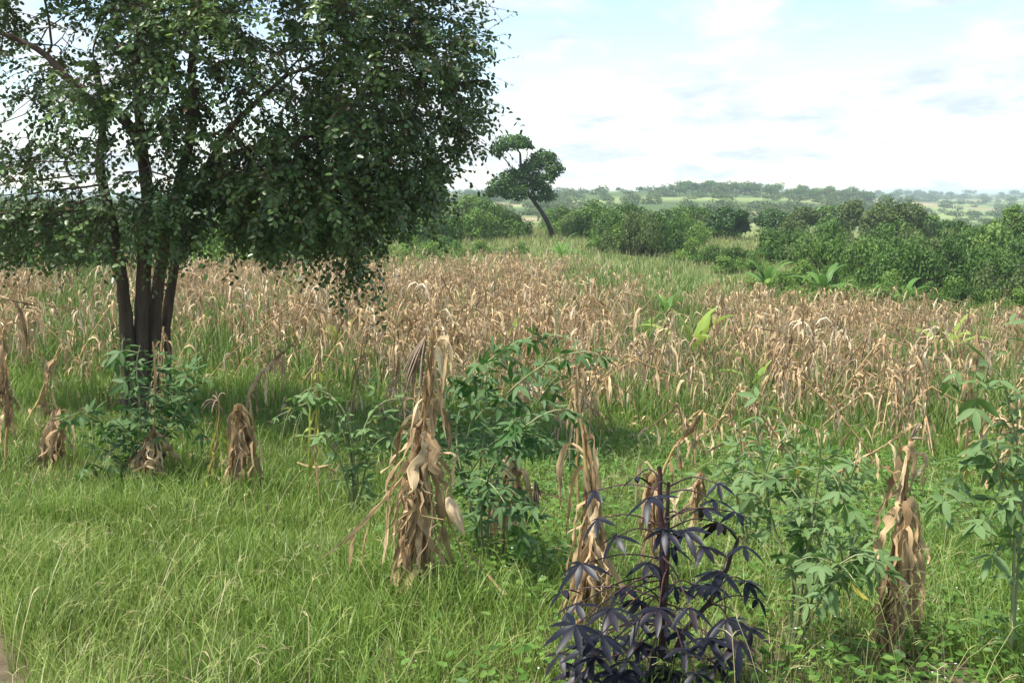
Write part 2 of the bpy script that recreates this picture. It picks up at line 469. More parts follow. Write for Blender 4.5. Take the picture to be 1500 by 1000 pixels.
# close the small hole at the middle with a fan of quads made of doubled corners
fan = np.stack([np.full(nA, len(V) - 1), np.arange(nA), np.roll(np.arange(nA), -1)], -1)
me = mesh_np('ground', V, Q, m, color=gc)
tag(obj('ground', me), 'rough field soil sloping gently down to a green valley and low hills', 'ground', kind='structure')

# sandy road verge whose edge just enters the lower corner of the picture
M['sand'] = bark_mat('sandy_soil', (.26, .18, .11), (.40, .30, .20), 9, 1.0, .5)
edge = np.linspace(-7, 6, 60)
c0 = G(40, 975)
ex = c0[0] + (edge - c0[1]) * -.55 - .08 + .10 * np.sin(edge * 3.1) + .05 * np.sin(edge * 7.7)
rows = []
for k, wd in enumerate(np.linspace(0, 4.5, 12)):
    xx = ex - wd
    rows.append(np.stack([xx, edge, ground(xx, edge) + .012 - (.03 if k == 0 else 0)], -1))
V = np.concatenate(rows); idx = np.arange(len(V)).reshape(12, 60)
Q = np.stack([idx[:-1, :-1], idx[1:, :-1], idx[1:, 1:], idx[:-1, 1:]], -1).reshape(-1, 4)[:, ::-1]
tag(obj('road', mesh_np('road', V, Q, M['sand'])), 'pale sandy dirt road edge beside the grass', 'road', kind='structure')
def on_road(x, y):
    return (y < 6) & (x < np.interp(y, edge, ex) + .05 * np.sin(x * 40) - .02)

# ------------------------------------------------------------------ grass and weeds (uncountable)
def blades(n, ymin, ymax, hmin, hmax, w, K, dens=None, lean=.5, val=None, spread=.58, power=1.0):
    y = np.sqrt(R.uniform(ymin ** 2, ymax ** 2, n)) if power == 1 else ymin * (ymax / ymin) ** R.uniform(0, 1, n)
    x = R.uniform(-spread, spread, n) * y
    keep = ~on_road(x, y)
    if dens is not None:
        keep &= R.uniform(0, 1, n) < dens(x, y)
    x, y = x[keep], y[keep]; n = len(x)
    h = R.uniform(hmin, hmax, n) * (0.35 + 1.3 * fbm(x * 1.3, y * 1.3, 5, 2))
    z = ground(x, y) - .01
    az = R.uniform(0, 2 * math.pi, n); ln = R.beta(1.6, 2.2, n) * lean * 1.7
    t = np.linspace(0, 1, K)
    # arching blade
    out_ = (ln[:, None] * t ** 1.8) * h[:, None]
    up = h[:, None] * (t - .42 * np.minimum(ln, 1)[:, None] * t ** 2.4)
    P = np.stack([x[:, None] + np.cos(az)[:, None] * out_, y[:, None] + np.sin(az)[:, None] * out_, z[:, None] + up], -1)
    sa = az + R.uniform(-.9, .9, n) + math.pi / 2
    S = np.stack([np.cos(sa), np.sin(sa), np.zeros(n)], -1)[:, None]
    W = (w * R.uniform(.6, 1.4, n))[:, None] * np.sqrt(np.maximum(1 - t ** 1.6, .02))
    vv = np.clip((val(x, y) if val else .4) + R.normal(0, .17, n), 0, 1)
    return strips(P, W, S, vv)

def lawn_val(x, y):
    u, v = project(np.stack([x, y, ground(x, y)], -1))
    dry = np.clip((420 - u) / 420, 0, 1) * np.clip((v - 700) / 250, 0, 1)
    return .02 + .58 * fbm(x * .9, y * .9, 31, 3) + .40 * dry * (.4 + fbm(x * 1.7, y * 1.7, 35, 2))

def near_dens(x, y):
    u, v = project(np.stack([x, y, ground(x, y)], -1))
    a = np.where(u > 680, .5, 1.0)
    return a * np.clip(2.6 * fbm(x * 1.1, y * 1.1, 33, 3) - .25, .12, 1)

g = Geo()
g.add(blades(90000, 3.4, 7.5, .10, .30, .0058, 5, near_dens, .62, lawn_val))
g.add(blades(85000, 7.2, 13.0, .10, .30, .0078, 4, near_dens, .6, lawn_val))
g.add(blades(60000, 12.5, 24.0, .16, .42, .014, 4, None, .5, lawn_val))
g.add(blades(26000, 3.4, 12.0, .08, .30, .0055, 4, lambda x, y: np.clip(fbm(x * .9, y * .9, 37, 3) * 5 - 2.5, .02, 1), .8, lambda x, y: .86 + 0 * x))   # dead thatch
tag(obj('grass', g.mesh('grass', M['grass'])), 'bright green grass covering the near ground', 'grass', kind='stuff')

# thin flowering grass stems with finger-like heads
g = Geo()
n = 1700
y = R.uniform(3.4, 12, n); x = R.uniform(-.58, .45, n) * y
k_ = ~on_road(x, y) & (fbm(x * .7, y * .7, 41, 2) > .40); x, y = x[k_], y[k_]; n = len(x)
h = R.uniform(.28, .55, n); az = R.uniform(0, 6.28, n); ln = R.uniform(.1, .8, n)
t = np.linspace(0, 1, 5)
P = np.stack([x[:, None] + np.cos(az)[:, None] * (ln * h)[:, None] * t ** 2, y[:, None] + np.sin(az)[:, None] * (ln * h)[:, None] * t ** 2, ground(x, y)[:, None] + h[:, None] * (t - .3 * ln[:, None] * t ** 2)], -1)
sv = np.clip(R.normal(.78, .14, n), 0, 1)
sd_ = np.stack([-np.sin(az), np.cos(az), 0 * az], -1)[:, None]
g.add(strips(P, np.full((n, 5), .0024), sd_, sv))
for f in range(3):
    a2 = az + R.uniform(-1.2, 1.2, n); t3 = np.linspace(0, 1, 3); ll = R.uniform(.04, .09, n)
    P2 = P[:, -1][:, None] + np.stack([np.cos(a2)[:, None] * ll[:, None] * t3, np.sin(a2)[:, None] * ll[:, None] * t3, ll[:, None] * (t3 * .6 - t3 ** 2 * .5)], -1)
    g.add(strips(P2, np.full((n, 3), .0030), sd_, sv))
tag(obj('seeding_grass', g.mesh('seeding_grass', M['grass'])), 'thin straw coloured seed stalks rising through the near grass', 'grass', kind='stuff')

# taller weeds and grass standing between and beyond the crop
def field_val(x, y):
    return .15 + .45 * fbm(x / 5, y / 5, 51, 3) + .30 * np.clip((y - 55) / 30, 0, 1) * (fbm(x / 14, y / 9, 52, 2) > .36)
def field_dens(x, y):
    return np.clip(fbm(x / 4, y / 4, 53, 3) * 2.6 - .45, .15, 1)
g = Geo()
g.add(blades(95000, 17, 58, .3, .95, .030, 3, field_dens, .5, field_val, .62))
g.add(blades(75000, 55, 135, .3, .75, .06, 3, None, .5, field_val, .62))
tag(obj('field_grass', g.mesh('field_grass', M['field_grass'])), 'tall pale green rough grass growing through and behind the dry maize', 'grass', kind='stuff')

# low broad-leaved weeds with tiny white flowers
g = Geo()
n = 66000
y = np.sqrt(R.uniform(3.6 ** 2, 15 ** 2, n)); x = R.uniform(-.2, .58, n) * y
u, v = project(np.stack([x, y, ground(x, y)], -1))
pr = np.clip((u - 480) / 260, .0, 1) * np.clip(fbm(x * .8, y * .8, 61, 3) * 2.4 - .5, .12, 1)
k_ = R.uniform(0, 1, n) < pr; x, y = x[k_], y[k_]; n = len(x)
hz = R.uniform(.01, .20, n) * (.5 + fbm(x * 1.5, y * 1.5, 62, 2))
pos = np.stack([x, y, ground(x, y) + hz], -1)
az = R.uniform(0, 6.28, n)
X = np.stack([np.cos(az), np.sin(az), R.uniform(-.4, .4, n)], -1)
Nn = unit(np.stack([R.normal(0, .4, n), R.normal(0, .4, n), np.ones(n)], -1))
fl = R.uniform(0, 1, n) < .035
pos[fl, 2] += .03
val = np.where(fl, 1.0, R.uniform(0, .88, n))
sc = np.where(fl, .010, R.uniform(.022, .05, n)) * (1 + .05 * y)
g.add(scatter(LEAF_V, LEAF_Q, pos, X, Nn, sc, val))
tag(obj('weeds', g.mesh('weeds', M['weed'])), 'low leafy green weeds dotted with tiny white flowers', 'weeds', kind='stuff')

#PART2
# ------------------------------------------------------------------ dry maize
def hang(start, az, out, L, grav, K, rng, up=.3, wob=.12, zmin=None):
    """centre line of a dry leaf: leaves the stalk at an angle, then falls"""
    d = unit(np.array([math.cos(az) * out, math.sin(az) * out, up]))
    p = np.array(start, float); P = [p.copy()]
    ds = L / (K - 1)
    for i in range(K - 1):
        g_ = min(1, grav * (i + 1) / K * 2)
        d = unit(d * (1 - g_) + np.array([math.cos(az) * .12, math.sin(az) * .12, -1.0]) * g_ + rng.normal(0, wob, 3))
        p = p + d * ds
        if zmin is not None and p[2] < zmin:
            ds *= .3; p[2] = zmin + rng.uniform(0, .01); d = unit(np.array([math.cos(az), math.sin(az), 0.02]))
        P.append(p.copy())
    return np.array(P)

def dry_leaf(P, w, rng, val, cols=3, twist=2.2, crinkle=.25):
    K = len(P); t = np.linspace(0, 1, K)
    T = unit(np.gradient(P, axis=0))
    ref = np.array([rng.normal(), rng.normal(), rng.normal() * .3])
    A = unit(np.cross(T, ref)); B = np.cross(T, A)
    th = rng.uniform(0, 6.28) + np.cumsum(rng.normal(0, twist / K, K)) + t * rng.uniform(-twist, twist)
    S = A * np.cos(th)[:, None] + B * np.sin(th)[:, None]
    W = w * np.interp(t, [0, .15, .45, .8, 1], [.55, .9, 1, .62, .06]) * (1 + rng.normal(0, crinkle * .5, K))
    W = np.maximum(W, w * .05)
    V, Q, v, uv = strips(P[None], W[None], S[None], [val], cols, rng.uniform(-.45, .45))
    V = V + rng.normal(0, crinkle * w * .16, V.shape)
    uv = uv + rng.uniform(0, 50)
    return V, Q, v, uv

def tassel_geo(tip, direction, rng, n=9, L=.26, droop=.7):
    P = []
    K = 6
    for i in range(n):
        d = unit(np.asarray(direction) + rng.normal(0, .35, 3)); p = np.array(tip, float); q = [p.copy()]
        l = L * rng.uniform(.6, 1.1)
        for k in range(K - 1):
            d = unit(d + np.array([0, 0, -droop * (k + 1) / K]) + rng.normal(0, .05, 3)); p = p + d * l / (K - 1); q.append(p.copy())
        P.append(q)
    P = np.array(P)
    return tubes(P, np.full((n, K), .0042) * np.array([1, 1.2, 1.3, 1.2, 1, .6]), rng.uniform(0, 1, n), 4)

def ear_geo(p, az, rng, L=.2, r=.032):
    d = np.array([math.cos(az) * .45, math.sin(az) * .45, -.9])
    t = np.linspace(0, 1, 8)
    P = np.asarray(p) + t[:, None] * d * L
    return tubes(P, r * np.array([.35, .8, 1, 1, .9, .7, .4, .12]), rng.uniform(.5, .9), 8)

def hero_maize(label, stalk_px, depth, leaves, seed, group=None, stalk_r=.012, wide=.05, tassel=None, ear=None, skirt=None, mat='maize', extra=()):
    """one near plant: stalk through picture points (u, v[, depth offset]); every leaf is a mesh of its own"""
    rng = np.random.default_rng(seed)
    pts = [at(q[0], q[1], depth + (q[2] if len(q) > 2 else 0)) for q in stalk_px]
    pts[0] = on_ground(pts[0][0], pts[0][1], -.02)
    base = pts[0].copy()
    root = thing('maize_plant', label, 'maize plant', base, group)
    path = smooth_path(pts, 22) - base
    path[1:-1] += rng.normal(0, .004, (20, 3))
    rads = np.linspace(stalk_r, stalk_r * .45, 22); rads[::4] *= 1.25
    obj('stalk', Geo().add(tubes(path, rads, rng.uniform(.2, .8), 7)).mesh('stalk', M['maize_stalk']), root)
    H = path[-1][2]
    def leaf(P, w, mt=mat, tw=2.2):
        obj('leaf', Geo().add(dry_leaf(P, w * .6, rng, rng.beta(1.7, 1.6) * .8, 3, tw, .62)).mesh('leaf', M[mt]), root)
    # sheathing leaves down the stalk
    leaves = int(leaves * 1.5)
    for i in range(leaves):
        f = .22 + .76 * (i + rng.uniform(0, .8)) / leaves
        s = path[min(21, int(f * 21))]
        L = rng.uniform(.22, .5)
        leaf(hang(s, rng.uniform(0, 6.28), rng.uniform(.1, .4), L, rng.uniform(.6, 1.0), 12, rng, rng.uniform(-.6, .7), .10, .015), wide * rng.uniform(.35, .95))
    # leaves wrapped tightly along the stalk
    for i in range(max(2, leaves // 3)):
        a, b_ = sorted(rng.uniform(.2, 1, 2)); b_ = max(b_, a + .25)
        ts = np.clip(np.linspace(a, min(b_, 1), 10) * 21, 0, 21)
        P = np.stack([np.interp(ts, np.arange(22), path[:, k]) for k in range(3)], -1)
        off = rng.uniform(0, 6.28) + np.linspace(0, rng.uniform(-3, 3), 10)
        P = P + np.stack([np.cos(off), np.sin(off), 0 * off], -1) * (stalk_r * 1.5)
        leaf(P, wide * rng.uniform(.5, .9), tw=1.2)
    if skirt:
        z0, n, flare, Ls = skirt; n = int(n * 1.9)
        for i in range(n):
            s = path[min(21, int(np.clip(z0 * rng.uniform(.5, 1.12), 0, 1) * 21))]
            az = i / n * 6.28 * 3 + rng.uniform(-.4, .4)
            P = hang(s, az, .5, Ls * rng.uniform(.25, 1.1), rng.uniform(.75, 1.0), 13, rng, -.25, .09, .01)
            rr_ = np.linspace(.012, flare * rng.uniform(.05, .36), 13) + np.abs(np.cumsum(rng.normal(0, .006, 13)))       # hugs the stalk, flaring only towards the ground
            cx = np.interp(P[:, 2], path[:, 2], path[:, 0]); cy = np.interp(P[:, 2], path[:, 2], path[:, 1])
            wa = az + np.cumsum(rng.normal(0, .2, 13))
            P[:, 0] = cx + np.cos(wa) * rr_; P[:, 1] = cy + np.sin(wa) * rr_
            leaf(P, wide * rng.choice([.35, .6, .9, 1.5], p=[.35, .3, .2, .15]) * rng.uniform(.8, 1.2), tw=2.6)
    for (px, w) in extra:                                   # single leaves or broken pieces the photo shows
        P = smooth_path([at(q[0], q[1], depth + (q[2] if len(q) > 2 else 0)) for q in px], 12) - base
        zf = np.array([float(ground(*(c[:2] + base[:2]))) for c in P]) - base[2] + .01
        P[:, 2] = np.maximum(P[:, 2], zf)
        leaf(P, w, tw=1.0)
    if tassel:
        tp = at(tassel[0], tassel[1], depth) - base
        obj('tassel', Geo().add(tassel_geo(tp, (tassel[2], 0, tassel[3]), rng, tassel[4], tassel[5], tassel[6])).mesh('tassel', M['maize_tassel']), root)
    if ear:
        obj('ear', Geo().add(ear_geo(at(ear[0], ear[1], depth - .04) - base, rng.uniform(-1, .3), rng, ear[2], ear[3])).mesh('ear', M['maize']), root)
    return root

hero_maize('tall bundle of dry maize with a wide leaf skirt and bent side stalk', [(618, 892), (612, 800), (616, 700), (622, 620), (630, 540), (634, 478)], 5.75, 16, 11, None, .017, .055,
           tassel=(624, 492, -.9, -2.2, 22, .30, .3), ear=(655, 728, .22, .038), skirt=(.58, 46, .62, .80),
           extra=[([(600, 690), (560, 735, -.05), (510, 785, -.1), (468, 822, -.15)], .04), ([(596, 690), (545, 752), (500, 800)], .035), ([(545, 745), (535, 790), (528, 835)], .045),
                  ([(520, 770), (514, 805), (512, 838)], .04), ([(570, 725), (566, 780), (560, 830)], .05), ([(655, 755), (672, 800), (690, 850), (700, 868)], .018), ([(672, 786), (700, 822, -.05), (728, 858, -.1), (752, 878, -.14)], .055),
                  ([(622, 672), (650, 664, -.05), (666, 668, -.08), (664, 690, -.08), (664, 710, -.08)], .06), ([(618, 672), (588, 688, -.1), (568, 730, -.12), (566, 800, -.12)], .065), ([(636, 478), (628, 520), (622, 580), (628, 640)], .06),
                  ([(640, 500), (652, 520), (648, 560), (640, 610)], .045), ([(628, 560), (634, 620), (624, 668)], .065), ([(612, 600), (610, 640), (616, 672)], .06), ([(625, 500), (612, 540), (605, 600)], .03), ([(632, 660), (630, 600), (636, 540), (630, 486)], .07)])
hero_maize('twisted narrow dry maize bundle standing behind the blackish purple plant', [(868, 968), (866, 880), (868, 790), (860, 700), (850, 612)], 5.0, 11, 12, None, .016, .055,
           skirt=(.68, 26, .42, .72), extra=[([(856, 620), (862, 660), (868, 700), (872, 740)], .055), ([(866, 700), (858, 650), (850, 610)], .05), ([(872, 790), (895, 830), (920, 868), (948, 898)], .06), ([(868, 800), (884, 850), (900, 880)], .05), ([(866, 850), (842, 890), (820, 915)], .05), ([(870, 660), (876, 720), (872, 790)], .05)])
hero_maize('dry maize bundle with curling broad leaves beside the pale leafy shrub', [(1308, 992), (1312, 900), (1318, 810), (1326, 720), (1334, 640)], 4.85, 8, 13, None, .015, .06,
           skirt=(.68, 22, .42, .70), tassel=(1334, 642, .1, .9, 5, .08, .1), extra=[([(1318, 800), (1296, 870), (1284, 930), (1272, 962)], .075), ([(1322, 830), (1336, 890), (1344, 940), (1322, 990)], .07), ([(1330, 700), (1346, 690), (1356, 676)], .035), ([(1328, 720), (1306, 690), (1288, 682)], .045),
                  ([(1326, 700), (1322, 760), (1312, 830)], .07), ([(1332, 645), (1340, 680), (1330, 730)], .06), ([(1310, 850), (1300, 910), (1296, 975)], .08)])
hero_maize('short broken dry maize stub with one leaf trailing down to its side', [(78, 692), (80, 650), (86, 596)], 9.3, 5, 14, None, .016, .07, skirt=(.98, 18, .55, .68), extra=[([(84, 600), (68, 640), (58, 672), (36, 694)], .07)])
hero_maize('drooping dry maize clump in front of the tree trunk bush', [(216, 712), (218, 670), (226, 620)], 8.7, 4, 15, None, .016, .07, skirt=(.85, 26, .7, .62), extra=[([(222, 640), (205, 680), (182, 712)], .06), ([(224, 500), (228, 560), (226, 620)], .04)])
hero_maize('dry maize with broad brown leaves hanging from a hooked top', [(352, 730), (356, 670), (352, 625), (349, 592)], 8.6, 3, 16, None, .014, .09, skirt=(.98, 16, .5, .7), extra=[([(350, 594), (364, 620), (370, 660), (366, 720)], .05), ([(349, 594), (340, 640), (334, 690), (330, 715)], .09), ([(380, 715), (360, 735), (345, 760), (338, 780)], .07)])
hero_maize('slender yellowing maize stalk with a pale drooping tassel', [(290, 745), (306, 690), (318, 640), (321, 586)], 8.5, 3, 17, None, .012, .06, tassel=(319, 588, -.5, .3, 10, .17, .9), mat='maize_yellow', extra=[([(306, 680), (292, 720), (280, 770)], .06), ([(316, 630), (308, 660), (318, 690)], .05), ([(302, 690), (290, 730), (284, 775)], .07)])
hero_maize('ragged dry maize at the edge of the view with a dark leaning stick', [(6, 660), (10, 580), (4, 500), (8, 470)], 9.2, 8, 18, None, .015, .07, skirt=(.6, 8, .2, .5), extra=[([(2, 540), (20, 575), (40, 612)], .015)])
hero_maize('pale dry maize stub half hidden behind the pea shrub', [(738, 772), (740, 720), (748, 655)], 6.9, 7, 19, None, .014, .06, tassel=(784, 704, .3, -2.5, 14, .18, .3), skirt=(.9, 22, .6, .62), extra=[([(745, 720), (775, 718), (805, 724), (838, 734)], .03)])
hero_maize('thin dry maize stalk carrying one husk beside the tall bundle', [(606, 720), (604, 650), (612, 590), (618, 565)], 7.6, 3, 20, None, .009, .05, ear=(598, 632, .2, .035))
hero_maize('yellow green maize stalk between the grass and the arching shrub', [(468, 722), (462, 650), (464, 590), (458, 545)], 8.3, 5, 21, None, .010, .05, mat='maize_yellow')
hero_maize('pale dry maize stub just behind the purple plant stem', [(958, 812), (956, 760), (962, 690)], 6.1, 4, 22, None, .012, .06, skirt=(.95, 10, .3, .5))
hero_maize('dry maize stub with an upright pale leaf beyond the purple leaves', [(1018, 778), (1020, 730), (1026, 690)], 6.7, 3, 23, None, .010, .05, skirt=(.95, 7, .3, .4))
hero_maize('dry maize bent over to the side with broad leaves above the purple plant', [(960, 700), (985, 660), (1010, 632), (1028, 602)], 10.5, 6, 24, None, .013, .08, extra=[([(1028, 602), (1010, 630), (985, 650)], .09), ([(1062, 648), (1046, 656), (1034, 664)], .07)])
hero_maize('long dry maize stalk leaning over green weeds at the side of the crop', [(1150, 700), (1230, 690), (1300, 650), (1346, 620)], 11.0, 6, 25, None, .013, .07)
hero_maize('tall orange brown maize standing in front of the field near the view edge', [(1414, 680), (1418, 610), (1424, 540), (1432, 482)], 11.0, 13, 26, None, .016, .085)
hero_maize('dry leaning maize stalk in the grass beside the tree', [(28, 640), (52, 595), (72, 545), (88, 505)], 11.2, 7, 27, None, .014, .08)
hero_maize('dry maize stalk bending over the grass to the side of the tree bush', [(352, 625), (372, 565), (400, 530), (432, 500)], 12.0, 8, 28, None, .014, .08)
hero_maize('dry narrow maize stem standing alone beside the pea shrub tip', [(848, 690), (846, 640), (846, 580), (850, 520)], 8.6, 9, 29, None, .013, .06)
hero_maize('dry maize remnant poking through the base of the leafy bush', [(246, 640), (240, 580), (236, 520), (240, 478)], 9.6, 6, 30, None, .013, .06)

# standing crop: a dozen variants used again and again
def maize_variant(seed, detail):
    rng = np.random.default_rng(seed)
    H = rng.uniform(1.15, 1.75)
    lean = abs(rng.normal(.58, .28)); laz = rng.normal(0, .5)
    if rng.uniform() < .15: laz += 3.0
    t = np.linspace(0, 1, 7)
    path = np.stack([np.cos(laz) * lean * H * t ** 1.3, np.sin(laz) * lean * H * t ** 1.3, H * (t - .22 * lean * t ** 2)], -1)
    if rng.uniform() < .45:                               # broken top
        k = rng.integers(3, 6); path[k:, 2] = path[k, 2] - (path[k:, 2] - path[k, 2]) * rng.uniform(.2, .9)
        path[k:, 0] += np.linspace(0, .2, 7 - k)
    stalk = tubes(path, np.linspace(.014, .006, 7), rng.uniform(.1, .8), 4 if detail else 3)
    leaves = []
    n = rng.integers(17, 23) if detail else 15
    K = 7 if detail else 5
    for i in range(n):
        f = .12 + .86 * (i + rng.uniform(0, .8)) / n
        s = np.array([np.interp(f * 6, np.arange(7), path[:, k]) for k in range(3)])
        P = hang(s, rng.uniform(0, 6.28), rng.uniform(.1, .55), rng.uniform(.25, .62), rng.uniform(.6, 1.0), K, rng, rng.uniform(-.5, .8), .17, .01)
        leaves.append(dry_leaf(P, rng.uniform(.014, .042) * (1 if detail else 1.1), rng, np.clip(rng.beta(2, 1.7), 0, 1), 3 if detail else 2, 2.5, .3))
    tas = tassel_geo(path[-1], (0, 0, 1), rng, 5, .16, .5) if rng.uniform() < .5 else None
    return stalk, leaves, tas, H

near_var, far_var = [], []
for i in range(10):
    st, lv, ta, H = maize_variant(100 + i, True)
    near_var.append((Geo().add(st).mesh('stalk', M['maize_stalk']), [Geo().add(l).mesh('leaf', M['maize']) for l in lv],
                     Geo().add(ta).mesh('tassel', M['maize_tassel']) if ta else None))
mid_var = []
for i in range(14):
    st, lv, ta, H = maize_variant(200 + i, True)
    gq = Geo()
    gq.add((st[0], st[1], st[2] * .3 + .1, st[3]))
    for l in lv: gq.add(l)
    mid_var.append(gq.mesh('maize_plant', M['maize']))
for i in range(14):
    st, lv, ta, H = maize_variant(300 + i, False)
    gq = Geo(); gq.add((st[0], st[1], st[2] * .3 + .1, st[3]))
    for l in lv: gq.add(l)
    far_var.append(gq.data())

FRONT = ([-200, 0, 150, 300, 450, 600, 850, 1000, 1200, 1350, 1500, 1700], [540, 535, 520, 500, 545, 565, 605, 600, 622, 625, 640, 650])
BACK = ([-200, 0, 300, 500, 740, 900, 1050, 1150, 1300, 1500, 1700], [432, 430, 420, 404, 386, 402, 440, 466, 472, 474, 476])
n = 17000
y = np.sqrt(R.uniform(10.5 ** 2, 84 ** 2, n)); x = R.uniform(-.6, .6, n) * y
u, v = project(np.stack([x, y, ground(x, y)], -1))
inside = (v < np.interp(u, *FRONT) + 70 * (fbm(x / 2.6, y / 2.6, 78, 2) - .5) + R.normal(0, 14, n)) & (v > np.interp(u, *BACK) + R.normal(0, 5, n))
dens = np.clip(fbm(x / 3.4, y / 3.4, 71, 3) * 4.2 - 1.62, .04, 1)
gap = np.exp(-(((u - 965) / 60) ** 2 + ((v - 515) / 70) ** 2)) + .8 * np.exp(-(((u - 985) / 130) ** 2 + ((v - 420) / 22) ** 2)) + .75 * np.exp(-(((u - 130) / 70) ** 2 + ((v - 470) / 60) ** 2))
dens = dens * (1 - .96 * np.clip(gap * 1.35, 0, 1)) * np.where(v < np.interp(u, [0, 500, 740, 860, 1060, 1150], [405, 405, 405, 440, 455, 440]), .28, 1)
strag = (v >= np.interp(u, *FRONT)) & (v < np.interp(u, *FRONT) + 85) & (R.uniform(0, 1, n) < .22) & (np.abs(u - 1206) > 25)
k_ = (inside & (R.uniform(0, 1, n) < dens * .95)) | strag
# keep a little space round the tree's stems
tb = G(207, 612)
k_ &= np.hypot(x - tb[0], y - tb[1]) > .9
x, y = x[k_], y[k_]; o = np.argsort(y); x, y = x[o], y[o]; u, v = u[k_][o], v[k_][o]
zg = ground(x, y)
vis = (u > -10) & (u < 1510)
ind = np.where(vis)[0][:275]
rest = np.setdiff1d(np.arange(len(x)), ind)
ZONES = [(90, 'at the view edge beyond the trunk'), (175, 'just to the side of the dark stems'), (330, 'seen past the tree trunk'), (430, 'between the trunk and the hanging branch'),
         (560, 'below the low hanging branch'), (660, 'behind the tall maize bundle'), (780, 'above the pea shrub'), (900, 'behind the pea shrub tips'),
         (1010, 'beside the green gap in the crop'), (1130, 'behind the purple plant'), (1230, 'behind the pale leafy shrub'), (1330, 'above the curling maize bundle'), (1420, 'beside the tall orange maize'), (9999, 'behind the grey green shrub')]
def LAB(u, v):
    z = next(t for lim, t in ZONES if u < lim)
    row = 'in the front row' if v > np.interp(u, *FRONT) - 22 else 'deeper in the crop'
    return 'dry brown maize plant ' + row + ' ' + z, 'field maize ' + row + ' ' + z
for c, i in enumerate(ind):
    lab, grp = LAB(u[i], v[i])
    rz, sc = R.normal(0, .35), R.uniform(.62, 1.22) * (np.interp(y[i], [9, 14, 30, 60], [.9, 1.3, 1.3, 1.05]) if v[i] < np.interp(u[i], *FRONT) + 12 else .85)
    if c < 110:
        st, lv, ta = near_var[int(R.integers(0, 10))]
        root = thing('maize_plant', lab, 'maize plant', (x[i], y[i], zg[i] - .02), grp)
        obj('stalk', st, root)
        for l in lv: obj('leaf', l, root)
        if ta: obj('tassel', ta, root)
    else:
        root = tag(obj('maize_plant', mid_var[int(R.integers(0, 14))], None, (x[i], y[i], zg[i] - .02)), lab, 'maize plant', grp)
    root.rotation_euler = (0, 0, rz); root.scale = (sc, sc, sc * R.uniform(.9, 1.1))
g = Geo()
for i in rest:
    V, Q, vv, uv = far_var[int(R.integers(0, 14))]
    a = R.normal(0, .4); s = R.uniform(.6, 1.22) * np.interp(y[i], [14, 30, 60], [1.3, 1.3, 1.05]); ca, sa = math.cos(a) * s, math.sin(a) * s
    Mx = np.array([[ca, -sa, 0], [sa, ca, 0], [0, 0, s]])
    g.add((V, Q, np.clip(vv * .85 + R.normal(-.04, .17), 0, 1), uv), (Mx, np.array([x[i], y[i], zg[i] - .02])))
tag(obj('maize_crop', g.mesh('maize_crop', M['maize'])), 'mass of dry brown maize filling the field towards the bushes', 'maize', kind='stuff')
print('maize plants', len(x))
g = Geo(); rl = np.random.default_rng(88)
for i in range(1500):
    yy = math.sqrt(rl.uniform(9.0 ** 2, 26 ** 2)); xx = rl.uniform(-.58, .58) * yy
    if fbm(xx / 2.2, yy / 2.2, 91, 2) < .42 + .02 * max(0, 14 - yy): continue
    s0 = on_ground(xx, yy, rl.uniform(.02, .18)); a = rl.uniform(0, 6.28); L_ = rl.uniform(.10, .34)
    P = smooth_path([s0, s0 + np.array([math.cos(a) * L_ * .5, math.sin(a) * L_ * .5, rl.uniform(-.05, .12)]), s0 + np.array([math.cos(a) * L_, math.sin(a) * L_, rl.uniform(-.15, .05)])], 6)
    g.add(dry_leaf(P, rl.uniform(.014, .04), rl, rl.beta(2, 1.6) * .95, 2, 2.0, .3))
tag(obj('maize_litter', g.mesh('maize_litter', M['maize'])), 'scraps of dry maize leaf lying among the grass', 'litter', kind='stuff')

# ------------------------------------------------------------------ the big tree
def space_col(att, roots, D, di, dk, iters, rng, bias=(0, 0, 0)):
    """grow branches from ready-made stems towards points in the crown; returns nodes and parents"""
    N = [np.array(p) for r in roots for p in r[0]]
    par = []
    base = 0
    for r in roots:
        for k in range(len(r[0])):
            par.append(base + k - 1 if k else r[1])
        base += len(r[0])
    N = list(N); att = np.array(att); alive = np.ones(len(att), bool)
    near = np.full(len(att), 1e9); who = np.zeros(len(att), int); start = 0
    for it in range(iters):
        new = np.array(N[start:]);
        if len(new) == 0: break
        for j0 in range(0, len(new), 400):
            dd = np.linalg.norm(att[:, None] - new[None, j0:j0 + 400], axis=2)
            m_ = dd.argmin(1); dm = dd[np.arange(len(att)), m_]
            up = dm < near; near[up] = dm[up]; who[up] = m_[up] + start + j0
        alive &= near > dk
        start = len(N)
        act = alive & (near < di)
        if not act.any(): break
        Narr = np.array(N)
        dirs = unit(att[act] - Narr[who[act]])
        acc = np.zeros((len(N), 3)); np.add.at(acc, who[act], dirs)
        grow = np.unique(who[act])
        for k in grow:
            d = acc[k] + np.array(bias) + rng.normal(0, .12, 3); nrm = np.linalg.norm(d)
            if nrm < 1e-3: continue
            N.append(N[k] + d / nrm * D); par.append(int(k))
    return np.array(N), np.array(par)

